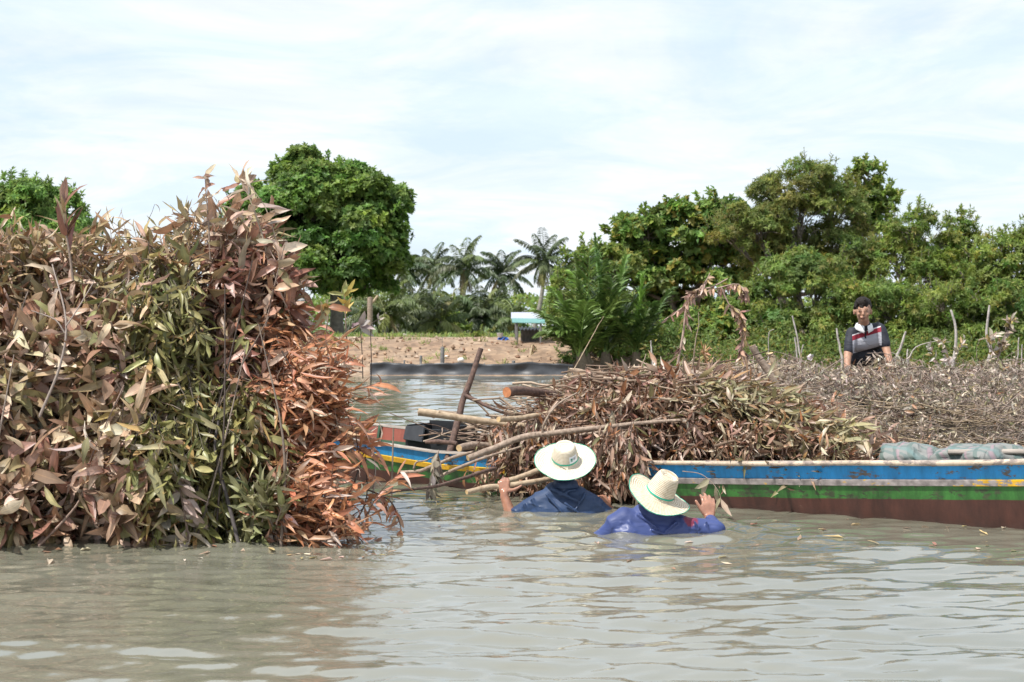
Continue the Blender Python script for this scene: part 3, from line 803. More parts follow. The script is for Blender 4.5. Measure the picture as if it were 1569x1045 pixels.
# ------------------------------------------------------------------ load of branches on the boat
MID = [(3, (.30, .18, .125)), (3, (.37, .25, .18)), (2, (.22, .115, .075)), (1.6, (.46, .36, .27)), (1, (.36, .17, .08)), (.7, (.58, .48, .38)), (.6, (.22, .19, .09))]
MIDOL = [(3, (.29, .245, .13)), (2, (.32, .28, .16)), (1, (.42, .36, .24)), (1, (.33, .20, .10))]
HC_S = [.5, .75, 1.0, 1.25, 1.5, 2, 2.5, 3, 3.5, 3.8, 4.1]
HC_Z = [.27, .31, .38, .48, .64, .83, .86, .79, .62, .46, .32]
def load_h(s, q):
    c = np.interp(s, HC_S, HC_Z)
    return .25 + (c - .25) * max(0.0, 1 - abs((q - .55) / .78) ** 2.2)
rng = np.random.default_rng(33)
mb = MB(); bag = Leaves()
n = 0
while n < 1200:
    s = rng.uniform(.9, 4.05); q = rng.uniform(-.25, 1.25)
    if rng.random() > np.interp(s, [.9, 1.3, 1.8, 4.05], [.04, .25, 1, 1]): continue
    if s > 2.5 and q < .12: continue
    if s < 1.35 and q < .15: continue
    n += 1
    z = load_h(s, q) - rng.exponential(.07)
    p = B(s, q, max(z, .06))
    d = unit(np.array([rng.normal(.2, .8), rng.normal(-.3, .5), rng.normal(.02, .35)]))
    olive = s > 2.95 and q < .45 and rng.random() < .3
    sprig(mb, bag, rng, p - d * .15, d, rng.uniform(.2, .36), rng.integers(7, 13), MIDOL if olive else MID, (.10, .18), (.018, .040),
          (.25, -.35, -.5, .35), rad=.0035, stemcol=np.array((.27, .20, .16)) * rng.uniform(.5, 1.3))
# front face of the load above the gunwale
for k in range(190):
    s = rng.uniform(2.35, 3.95); q = rng.uniform(.08, .24)
    z = rng.uniform(zg(s) - .02, max(zg(s) + .05, load_h(s, q + .1) - .05))
    sprig(mb, bag, rng, B(s, q, z), unit(np.array([rng.normal(.4, .5), -.5, rng.normal(-.1, .3)])), rng.uniform(.16, .28), rng.integers(7, 12), MIDOL if s > 3.0 and rng.random() < .3 else MID, (.08, .15), (.016, .034), (.3, -.4, -.5, .4), rad=.003, stemcol=(.25, .19, .15))
# leaves hanging down over the near side
for k in range(330):
    s = rng.uniform(1.45, 2.6)
    lo = np.interp(s, [1.45, 1.8, 2.35, 2.6], [.2, .03, .03, .2])
    p = B(s, -.10 - rng.random() * .14, rng.uniform(lo, .46) + .1)
    d = unit(np.array([rng.normal(.1, .35), -.25, rng.normal(-.7, .3)]))
    sprig(mb, bag, rng, p, d, rng.uniform(.12, .26), rng.integers(6, 11), MID, (.08, .14), (.016, .032), (.0, -.15, -1, .6), rad=.003, stemcol=(.2, .15, .12))
# a bough of olive-tan leaves lying at the right of the load
for k in range(70):
    s = rng.uniform(2.7, 3.75); q = rng.uniform(.1, .45)
    p = B(s, q, max(load_h(s, q), zg(s)) + rng.uniform(.02, .09))
    d = unit(np.array([.8, -.5, rng.normal(-.25, .2)]))
    sprig(mb, bag, rng, p, d, .3, 11, MIDOL, (.10, .17), (.02, .036), (.55, -.45, -.4, .5), rad=.004)
# thin twigs all through it
for k in range(230):
    s = rng.uniform(1.2, 3.9) if k > 45 else rng.uniform(.5, 1.4)
    q = rng.uniform(-.2, 1.1) if 1.4 < s < 2.4 else rng.uniform(.3, 1.1)
    z = load_h(s, q) + rng.uniform(-.16, .05) if s > .9 else rng.uniform(.22, .42)
    p = B(s, q, max(z, .05 if 1.4 < s < 2.4 else .34))
    d = unit(np.array([rng.normal(1, .35), rng.normal(-.5, .35), rng.normal(0, .12)]))
    L = rng.uniform(.3, .9)
    pts = wobble(spline([p - d * L / 2, p + rng.normal(0, .03, 3), p + d * L / 2], 9), .02, rng)
    pts[:, 2] = np.maximum(pts[:, 2], .04)
    c = np.array([(.14, .09, .07), (.30, .22, .17), (.42, .34, .27), (.22, .15, .11)][rng.integers(4)])
    mb.tube(pts, np.linspace(rng.uniform(.003, .008), .002, 9), 5, 1, c, caps=False)
for k in range(160):   # stouter sticks lying over the load
    s = rng.uniform(1.1, 3.7); q = rng.uniform(.1, 1.0); p = B(s, q, load_h(s, q) + rng.uniform(-.03, .05))
    d = unit(np.array([rng.normal(1, .4), rng.normal(-.4, .4), rng.normal(0, .14)])); L = rng.uniform(.35, 1.0)
    pts = wobble(spline([p - d * L / 2, p + rng.normal(0, .03, 3), p + d * L / 2 + rng.normal(0, .06, 3)], 10), .03, rng); pts[:, 2] = np.maximum(pts[:, 2], .36)
    mb.tube(pts, np.linspace(rng.uniform(.006, .012), .003, 10), 6, 1, np.array([(.36, .28, .21), (.48, .39, .30), (.22, .155, .11)][rng.integers(3)]), caps=False)
bag.flush(mb, 4)
print('load', bag.count())
tag(mb.build('leafy_brushwood', [LEAF, TWIG]), 'tangled load of brown dried leafy branches piled on the painted boat', 'brushwood', kind='stuff')

def log_thing(name, label, path, r, mats, cat='log', forks=(), cut=False, seed=0, n=18, wob=.006):
    rg = np.random.default_rng(seed)
    pts = wobble(spline(path, n), wob, rg)
    rr = np.interp(np.linspace(0, 1, n), np.linspace(0, 1, len(r)), r) * (1 + rg.normal(0, .03, n))
    t = thing(name, pts[0], label, cat)
    mb = MB(); mb.tube(pts, rr, 10, 0, (1, 1, 1), True, capmat=1 if cut else None)
    # knots
    for k in range(3):
        i = rg.integers(2, n - 2); o = unit(rg.normal(0, 1, 3)) * rr[i] * .9
        mb.tube([pts[i], pts[i] + o * 1.1, pts[i] + o * 1.35], [rr[i] * .5, rr[i] * .4, rr[i] * .2], 6, 0)
    mb.build('trunk', mats, t)
    for f, rf in forks:
        mb = MB(); fp = wobble(spline(f, 12), .008, rg); mb.tube(fp, np.linspace(rf[0], rf[1], 12), 8, 0)
        mb.build('side_branch', mats, t)
    return t
log_thing('tree_limb', 'dark forked limb leaning upright out of the boat, tallest of the cut wood', Q([(737, 534, 11.75), (724, 575, 11.7), (711, 612, 11.65), (699, 655, 11.55), (686, 705, 11.4)]), [.020, .022, .025, .026, .028], [BARK_DARK, CUTRED], 'limb',
          [(Q([(712, 606, 11.65), (735, 617, 11.6), (755, 627, 11.55), (800, 642, 11.5)]), (.017, .010)), (Q([(707, 625, 11.64), (708, 640, 11.6), (704, 650, 11.58)]), (.008, .005))], True, 1)
log_thing('log', 'pale smooth log sticking out farthest over the water, its rounded end free in the air', Q([(641, 631, 11.0), (680, 636, 11.0), (735, 644, 11.02), (800, 652, 11.05), (880, 656, 11.1), (950, 662, 11.2)]), [.029, .027, .025, .022, .018, .012], [BARK_PALE, BARK_PALE], seed=2)
log_thing('log', 'dark log with a sawn orange-red end lying on top of the leaves', Q([(776, 601, 10.85), (800, 598, 11.0), (850, 605, 11.3), (915, 613, 11.7)]), [.038, .035, .025, .018], [BARK_DARK, CUTRED], cut=True, seed=3)
log_thing('log', 'short log with a pale slanting cut, lying just above the long pale log', Q([(764, 643, 10.72), (800, 641, 10.9), (845, 632, 11.05), (900, 622, 11.15)]), [.020, .020, .017, .012], [BARK_PALE, CUTWOOD], cut=True, seed=4)
log_thing('tree_limb', 'long curved grey limb sweeping along the front of the load above the first hat', Q([(717, 702, 10.5), (755, 688, 10.58), (800, 670, 10.6), (850, 663, 10.55), (920, 655, 10.5), (1010, 646, 10.45), (1090, 640, 10.4)]), [.022, .022, .022, .020, .017, .012, .008], [BARK, CUTWOOD], 'limb',
          [(Q([(831, 666, 10.57), (836, 645, 10.55), (852, 622, 10.6), (884, 602, 10.7)]), (.009, .005))], True, 5)
log_thing('log', 'split grey log end with a bright oval cut, in the boat beside the leaning limb', Q([(703, 686, 10.75), (730, 681, 10.92), (765, 686, 11.05), (810, 690, 11.1)]), [.026, .026, .023, .018], [BARK, CUTWOOD], cut=True, seed=6)
log_thing('log', 'short bark-covered log lying behind the grey dangling leaves', Q([(652, 678, 11.35), (672, 676, 11.3), (700, 680, 11.25)]), [.012, .018, .016], [BARK_DARK, CUTWOOD], seed=16)
log_thing('branch', 'yellow-brown branch gripped by the swimmer in the dark blue shirt', Q([(715, 754, 9.95), (745, 747, 10.04), (770, 744, 10.09), (815, 737, 10.12), (850, 731, 10.2), (900, 722, 10.4)]), [.016, .019, .019, .018, .016, .012], [BARK_PALE, CUTWOOD], 'branch', cut=True, seed=7)
log_thing('branch', 'light brown branch just above the gripped one, disappearing behind the white hat', Q([(768, 739, 10.35), (800, 730, 10.35), (835, 718, 10.38), (890, 705, 10.45)]), [.016, .018, .018, .012], [BARK_PALE, CUTWOOD], 'branch', cut=True, seed=8)
log_thing('branch', 'dark wet branch reaching low over the water from the orange leaves to the load', Q([(563, 763, 9.6), (610, 752, 9.8), (655, 748, 10.0), (700, 736, 10.3), (760, 717, 10.6)]), [.006, .008, .010, .012, .013], [BARK_DARK, BARK_DARK], 'branch', seed=9)
log_thing('branch', 'twisted grey branch hooked over the side of the boat', Q([(614, 723, 11.25), (640, 722, 11.2), (668, 712, 11.1), (700, 700, 11.0), (735, 690, 10.9)]), [.010, .014, .014, .013, .010], [BARK, CUTWOOD], 'branch',
          [(Q([(634, 719, 11.2), (638, 709, 11.2), (652, 705, 11.2), (668, 698, 11.2)]), (.008, .005))], seed=10)
log_thing('branch', 'straight thin brown branch lying across the green band of the boat', Q([(676, 729, 10.75), (715, 712, 10.7), (755, 697, 10.7), (800, 684, 10.7)]), [.012, .012, .010, .007], [BARK, CUTWOOD], 'branch', seed=11)
log_thing('branch', 'long thin dark stem slanting across the top of the leafy load', Q([(905, 642, 10.9), (1000, 632, 10.9), (1060, 607, 11.0), (1120, 575, 11.1), (1185, 541, 11.3)]), [.007, .007, .006, .005, .004], [BARK_DARK, BARK_DARK], 'branch', seed=12)
log_thing('branch', 'straight grey stem lying along the middle of the leafy load', Q([(880, 668, 10.6), (960, 655, 10.5), (1030, 637, 10.5), (1110, 628, 10.5)]), [.010, .010, .007, .004], [BARK, CUTWOOD], 'branch', seed=13)
log_thing('branch', 'thin dark stem arching over the top of the load toward the stumps', Q([(900, 577, 11.3), (980, 566, 11.3), (1060, 562, 11.4), (1130, 551, 11.5), (1180, 537, 11.6)]), [.006, .006, .005, .005, .004], [BARK_DARK, BARK_DARK], 'branch', seed=17)
log_thing('branch', 'thin pale stem sticking out steeply above the left shoulder of the load', Q([(868, 588, 11.5), (890, 548, 11.55), (912, 508, 11.6), (925, 485, 11.6)]), [.005, .004, .003, .002], [BARK_PALE, BARK_PALE], 'branch', seed=18)
log_thing('stump', 'thick sawn stub slanting up between the two heaps', Q([(1152, 529, 12.4), (1163, 547, 12.4), (1176, 566, 12.4), (1190, 590, 12.4)]), [.030, .030, .030, .028], [BARK, CUTWOOD], 'stump', cut=True, seed=14)
log_thing('stump', 'smaller pale sawn stub to the right of the thick stub', Q([(1181, 541, 12.6), (1185, 552, 12.6), (1192, 575, 12.6)]), [.022, .024, .024], [BARK_PALE, CUTWOOD], 'stump', cut=True, seed=15)

branch_thing('leafy_twig', 'cluster of wrinkled grey leaves dangling from the branches at the boat side', Q([(672, 690, 10.7), (668, 705, 10.6), (664, 722, 10.55), (662, 740, 10.5)]), .005, .003,
             [(0, .3, 8, .2), (0, .7, 12, .2), (0, .95, 6, .05)], [(2, (.27, .23, .18)), (1, (.36, .31, .26)), (1, (.18, .15, .12))], (.09, .16), (.03, .05), seed=41, sweep=(0, -.1, -1, .7))
branch_thing('leafy_twig', 'pair of tan leaves with one bent stalk hanging over the boat beside the second hat', Q([(1046, 722, 9.9), (1075, 727, 9.75), (1098, 748, 9.65), (1108, 775, 9.6)]), .003, .0015,
             [(0, .45, 2, .1), (0, .8, 3, .1)], [(1, (.38, .31, .21))], (.10, .15), (.025, .04), seed=42, sweep=(0, -.1, -1, .7))
# the dead sapling standing above the load
branch_thing('dead_sapling', 'bare pale sapling arching above the load with drooping dried leaves at its tip', Q([(1033, 610, 11.4), (1038, 560, 11.4), (1047, 510, 11.4), (1053, 462, 11.4), (1066, 445, 11.4), (1090, 440, 11.4), (1115, 427, 11.4)]), .011, .005,
             [(0, .45, 10, .12), (0, .65, 14, .08), (1, .7, 18, .2), (1, .95, 30, .08), (2, .5, 6, .2), (3, .35, 16, .08), (3, .55, 42, .12), (3, .9, 34, .12), (4, .6, 10, .2), (0, .55, 24, .14)],
             [(3, (.36, .23, .17)), (2, (.46, .32, .24)), (1, (.48, .36, .16)), (1, (.26, .15, .11))], (.06, .11), (.016, .03), barkc=(.46, .36, .30), seed=43, sweep=(0, -.1, -1, .6), cat='sapling', nseg=24,
             extra=[Q([(1054, 462, 11.4), (1080, 448, 11.4), (1105, 440, 11.4), (1130, 435, 11.4), (1142, 447, 11.4)]), Q([(1056, 463, 11.4), (1045, 472, 11.4), (1030, 482, 11.4), (1018, 490, 11.4)]),
                    Q([(1105, 440, 11.4), (1118, 468, 11.4), (1135, 478, 11.4), (1138, 505, 11.4), (1136, 545, 11.4)]), Q([(1070, 446, 11.4), (1082, 430, 11.4), (1088, 418, 11.4)])])

# ------------------------------------------------------------------ grey brushwood on the second boat
GREYP = [(3, (.34, .28, .215)), (3, (.26, .20, .15)), (2, (.44, .37, .29)), (1.2, (.60, .52, .43)), (1, (.20, .145, .10)), (1, (.30, .25, .13)), (.4, (.40, .22, .13))]
C2X = [.9, 1.5, 2.0, 2.6, 3.05, 3.35, 3.6, 4.2, 5.0, 6.0, 8.2]
C2Z = [.36, .73, .81, .84, .79, .87, .79, .83, .77, .71, .68]
def heap2_h(x, y):
    c = np.interp(x, C2X, C2Z)
    y0 = 12.0 - .12 * (x - 2) + .12 * math.sin(x * 2.1)
    t = np.clip((y - y0) / 1.75, 0, 1); b = np.clip((15.2 - y) / .7, 0, 1)
    return (.22 + (c - .22) * math.sin(t * math.pi / 2) ** .8) * (.4 + .6 * b) + .06 * math.sin(x * 5.3 + y * 3) * math.sin(y * 4.1 - x)
rng = np.random.default_rng(51)
mb = MB(); bag = Leaves()
for k in range(5400):
    x = rng.uniform(1.0, 6.6); y = 11.95 + 3.1 * rng.random() ** 1.25
    z = heap2_h(x, y) - rng.exponential(.05) if k % 4 else heap2_h(x, y) * rng.uniform(.35, .95)
    p = np.array([x, y, max(z, .03)])
    d = unit(np.array([rng.normal(0, 1), rng.normal(-.2, .6), rng.normal(.1, .45)]))
    right = np.clip((x - 3.6) / 1.2, 0, 1) * (y < 13.2)
    if rng.random() < .72 - .62 * right:
        sprig(mb, bag, rng, p - d * .08, d, rng.uniform(.12, .24), rng.integers(4, 9), GREYP, (.045, .095), (.014, .032), rad=.0028, stemcol=np.array((.34, .28, .24)) * rng.uniform(.5, 1.3), bend=.5)
    else:
        L = rng.uniform(.18, .55)
        pts = wobble(spline([p - d * L / 2, p + rng.normal(0, .05, 3), p + d * L / 2 + rng.normal(0, .05, 3)], 7), .03, rng)
        pts[:, 2] = np.maximum(pts[:, 2], .02)
        mb.tube(pts, np.linspace(rng.uniform(.002, .0045), .0015, 7), 4, 1, np.array((.36, .295, .26)) * rng.uniform(.4, 1.35), caps=False)
# straighter straw-like sticks low at the front
for k in range(240):
    x = rng.uniform(2.3, 4.0); y = rng.uniform(11.75, 12.5)
    p = np.array([x, y, heap2_h(x, y) - rng.uniform(-.03, .1)]); d = unit(np.array([1, rng.normal(0, .3), rng.normal(-.06, .16)]))
    L = rng.uniform(.3, .8)
    mb.tube(spline([p - d * L / 2, p + rng.normal(0, .015, 3), p + d * L / 2], 5), np.linspace(.005, .002, 5), 4, 1, np.array((.36, .29, .20)) * rng.uniform(.4, 1.25), caps=False)
bag.flush(mb, 3)
print('heap2', bag.count())
tag(mb.build('grey_brushwood', [LEAF, TWIG]), 'heap of grey-brown twigs and small dry leaves behind the painted boat', 'brushwood', kind='stuff')

# pale stakes and poles behind the heap: each one a thing
STAKE = mat_bark('bleached_wood', (.24, .21, .19), (.52, .47, .43), 22)
def stake(label, pts, r=.016, seed=0, side=None, name='wooden_stake'):
    rg = np.random.default_rng(seed)
    p = Q(pts); foot = np.array(p[0]); foot[2] = -.3
    path = wobble(spline([foot] + p, 16), .012, rg)
    t = thing(name, path[0], label, 'stake', 'bleached stakes standing behind the brushwood')
    mb = MB(); mb.tube(path, np.linspace(r * 1.05, r * .55, 16), 8, 0); mb.build('pole', STAKE, t)
    for sd in (side or []):
        mb = MB(); mb.tube(spline(Q(sd), 8), np.linspace(r * .6, r * .25, 8), 5, 0); mb.build('side_twig', STAKE, t)
stake('tallest bleached stake, kinked near its middle, on the right of the man', [(1511, 580, 15.6), (1520, 535, 15.6), (1512, 515, 15.6), (1516, 468, 15.6)], .020, 1)
stake('straight white stake leaning right, just beside the arm of the man', [(1372, 570, 15.4), (1380, 535, 15.4), (1388, 508, 15.4)], .018, 2)
stake('grey upright stake close to the left side of the man', [(1289, 570, 15.4), (1285, 535, 15.4), (1282, 503, 15.4)], .016, 3)
stake('tall grey stake leaning left, topmost of the trio left of the man', [(1228, 580, 15.2), (1224, 535, 15.2), (1214, 484, 15.2)], .013, 4)
stake('short crooked stake in front of the leaning grey one in the trio', [(1222, 580, 15.1), (1220, 545, 15.1), (1218, 517, 15.1)], .012, 5)
stake('thin stake crossing to the right in the trio', [(1225, 585, 15.0), (1226, 555, 15.0), (1231, 528, 15.0)], .010, 6)
stake('thick grey stake with bent top among dry leaves, left of the tallest stake', [(1458, 580, 15.7), (1462, 540, 15.7), (1464, 505, 15.7), (1457, 475, 15.7)], .020, 7)
stake('slim grey stake leaning right near the edge of the frame', [(1552, 600, 15.5), (1557, 560, 15.5), (1561, 517, 15.5)], .011, 8)
stake('short thin stake right beside the slim leaning one', [(1563, 600, 15.6), (1565, 560, 15.6), (1566, 528, 15.6)], .010, 9)
stake('short stub of stake with two twigs, right of the white leaning one', [(1393, 575, 15.2), (1391, 555, 15.2), (1391, 535, 15.2)], .013, 10, [[(1391, 555, 15.2), (1400, 535, 15.2), (1415, 527, 15.2), (1438, 522, 15.2)], [(1392, 560, 15.2), (1376, 545, 15.2), (1366, 540, 15.2)]])
stake('grey stake among green weeds behind the leafy load', [(1000, 560, 16.5), (999, 540, 16.5), (997, 522, 16.5)], .012, 11)
stake('slender dry stalk with a hooked tip at the left end of the grey brushwood', [(1178, 560, 14.0), (1178, 530, 14.0), (1180, 510, 14.0), (1186, 505, 14.0)], .005, 12)
# leafy dry shrubs sticking out of the grey heap
DRYP = [(2, (.46, .40, .33)), (2, (.34, .27, .2)), (1, (.38, .3, .12)), (1, (.58, .52, .46))]
branch_thing('dry_shrub', 'dry shrub with stacked grey-white curled leaves, beside the tallest stake', Q([(1524, 590, 14.9), (1530, 545, 14.9), (1537, 520, 14.9), (1550, 490, 14.9)]), .008, .004,
             [(0, .4, 14, .12), (0, .65, 18, .1), (0, .95, 22, .06), (1, .6, 18, .25)], DRYP, (.07, .12), (.03, .05), seed=61, cat='shrub', extra=[Q([(1530, 545, 14.9), (1520, 535, 14.9), (1515, 520, 14.9), (1530, 517, 14.9)])])
branch_thing('dry_shrub', 'dry yellowish shrub with pale leaves around the thick bent stake', Q([(1452, 590, 14.8), (1455, 560, 14.8), (1450, 535, 14.8), (1440, 520, 14.8)]), .006, .003,
             [(0, .4, 16, .15), (0, .9, 14, .1), (1, .6, 16, .2), (2, .6, 14, .2)], DRYP, (.05, .10), (.02, .04), seed=62, cat='shrub', extra=[Q([(1455, 560, 14.8), (1470, 535, 14.8), (1478, 518, 14.8)]), Q([(1453, 575, 14.8), (1430, 545, 14.8), (1422, 525, 14.8)])])
branch_thing('dry_shrub', 'thin dry shoot with one white folded leaf, left of the trio of stakes', Q([(1236, 590, 14.2), (1238, 565, 14.2), (1240, 548, 14.2)]), .004, .002,
             [(0, .95, 4, .04)], [(1, (.7, .65, .6))], (.05, .08), (.03, .045), seed=63, cat='shrub')
branch_thing('dry_shrub', 'low yellowish-brown fine shrub behind the leafy load, below the sapling', Q([(1090, 600, 12.0), (1088, 575, 12.0), (1080, 550, 12.0), (1078, 535, 12.0)]), .006, .003,
             [(0, .5, 40, .2), (0, .9, 26, .1), (1, .6, 40, .2), (2, .6, 40, .2)], [(2, (.42, .24, .12)), (2, (.45, .33, .16)), (1, (.33, .18, .09))], (.05, .09), (.008, .016), seed=64, cat='shrub', spreadv=1.2,
             extra=[Q([(1089, 590, 12.0), (1105, 570, 12.0), (1125, 555, 12.0)]), Q([(1089, 590, 12.0), (1070, 570, 12.0), (1050, 560, 12.0)])])

# plaid sacks and poles in the boat
def mat_plaid():
    m, t, b, out = mat_new('plaid_sackcloth')
    co = N(t, 'ShaderNodeTexCoord')
    mp = N(t, 'ShaderNodeMapping', {'Vector': co.outputs['Object'], 'Rotation': (0.3, 0.5, 0.9), 'Scale': (1, 1, 1)})
    sp = N(t, 'ShaderNodeSeparateXYZ', {0: mp.outputs[0]})
    cur = (0.20, 0.205, 0.195)
    col = None
    for ax, fq, c, w in ((0, 13.0, (0.07, 0.12, 0.105), .5), (1, 17.0, (0.10, 0.145, 0.14), .6), (0, 7.3, (0.30, 0.20, 0.23), .93), (1, 6.1, (.12, .2, .2), .93)):
        s = N(t, 'ShaderNodeMath', {0: sp.outputs[ax], 1: fq * 6.283}, operation='MULTIPLY')
        sn = N(t, 'ShaderNodeMath', {0: s.outputs[0]}, operation='SINE')
        mk = N(t, 'ShaderNodeMapRange', {'Value': sn.outputs[0], 'From Min': w - .1, 'From Max': w + .05, 'To Max': .7})
        col = mixc(t, mk.outputs[0], cur if col is None else col, c)
    t.links.new(col, b.inputs['Base Color']); b.inputs['Roughness'].default_value = .7
    nz = N(t, 'ShaderNodeTexNoise', {'Vector': co.outputs['Object'], 'Scale': 11.0, 'Detail': 4.0, 'Distortion': 1.5}, noise_type='RIDGED_MULTIFRACTAL')
    bump(t, b, nz.outputs[0], .9, .02)
    return m
PLAID = mat_plaid()
def sack(label, s, q, z, ls, lq, lz, rot, seed):
    c = B(s, q, z); t = thing('plaid_sack', c, label, 'sack')
    mb = MB(); nu, nv = 34, 20
    vs = []
    for i in range(nv + 1):
        th = -math.pi / 2 + math.pi * i / nv
        for j in range(nu):
            ph = 2 * math.pi * j / nu
            a = np.array([math.cos(th) * math.cos(ph) * ls, math.cos(th) * math.sin(ph) * lq, math.sin(th) * lz])
            a[:2] = np.sign(a[:2]) * np.abs(a[:2] / [ls, lq]) ** .8 * [ls, lq]
            k = mnoise.fractal(Vector((a[0] * 5 + seed, a[1] * 7, a[2] * 7)), 1, 2, 4)
            rd = mnoise.noise(Vector((a[0] * 16 + seed, a[1] * 4, a[2] * 4)))
            a = a * (1 + .26 * k + .13 * rd)
            a[2] = max(a[2], -lz * .7)
            x = a[0] * math.cos(rot) - a[1] * math.sin(rot); y = a[0] * math.sin(rot) + a[1] * math.cos(rot)
            vs.append(B(s + x, q + y, z + a[2]))
    f = [[i * nu + j, i * nu + (j + 1) % nu, (i + 1) * nu + (j + 1) % nu, (i + 1) * nu + j] for i in range(nv) for j in range(nu)]
    mb.add(vs, f); mb.build('sack_body', PLAID, t)
    mb = MB(); mb.tube(spline([B(s - ls * .9, q, z + .0), B(s - ls * 1.05, q - .02, z + .02), B(s - ls * 1.2, q - .04, z + .0)], 8), [.02, .035, .04, .03, .02, .03, .04, .045], 9, 0)
    mb.build('tied_neck', PLAID, t)
sack('smaller crumpled plaid sack in the boat, nearer the brown leaves', 4.28, .50, .36, .21, .17, .085, .2, 3)
sack('larger plump plaid sack in the boat, nearer the wooden poles', 4.74, .48, .375, .30, .19, .090, .1, 8)
log_thing('wooden_pole', 'long grey wooden pole lying in the boat beyond the plaid sacks', [B(4.6, .30, .41), B(5.2, .42, .425), B(6.2, .5, .47), B(7.2, .6, .52)], [.018, .02, .021, .02], [GREYWOOD, CUTWOOD], 'pole', seed=31)
log_thing('wooden_pole', 'shorter brown pole resting beside the long grey pole in the boat', [B(5.0, .62, .43), B(5.6, .66, .44), B(6.4, .62, .47)], [.016, .017, .015], [BARK, CUTWOOD], 'pole', seed=32)
t = thing('wooden_block', B(5.0, .72, .36), 'small upright brown wooden block in the boat behind the grey pole', 'block')
mb = MB(); c = B(5.0, .76, .42); 
mb.box(c - [.022, .022, .32], c + [.022, .022, .06]); mb.box(c + [-.028, -.028, .062], c + [.028, .028, .072]); mb.build('post', BARK_DARK, t, smooth=False)

# leaves floating on the water
rng = np.random.default_rng(71); mb = MB(); bag = Leaves()
for k in range(75):
    reg = rng.random()
    px, py = (rng.uniform(1100, 1569), rng.uniform(790, 850)) if reg < .45 else ((rng.uniform(60, 620), rng.uniform(838, 862)) if reg < .8 else (rng.uniform(640, 1300), rng.uniform(790, 880)))
    Y = CAMZ * F / (py - 500.0); p = P(px, py, Y); p[2] = float(wave_height(np.array([p[0]]), np.array([p[1]]))[0]) + .004
    bag.add(p, unit([rng.normal(), rng.normal(), .02]), [0, 0, 1], rng.uniform(.02, .08) if k % 8 else .13, rng.uniform(.012, .03), rng.uniform(-.3, .3), rng.normal(0, .1), .2, pick(rng, MAUVE + [(3, (.5, .4, .2))]))
bag.flush(mb, 4)
tag(mb.build('floating_leaves', LEAF), 'scattered dry leaves and bits floating on the water', 'leaves', kind='stuff')
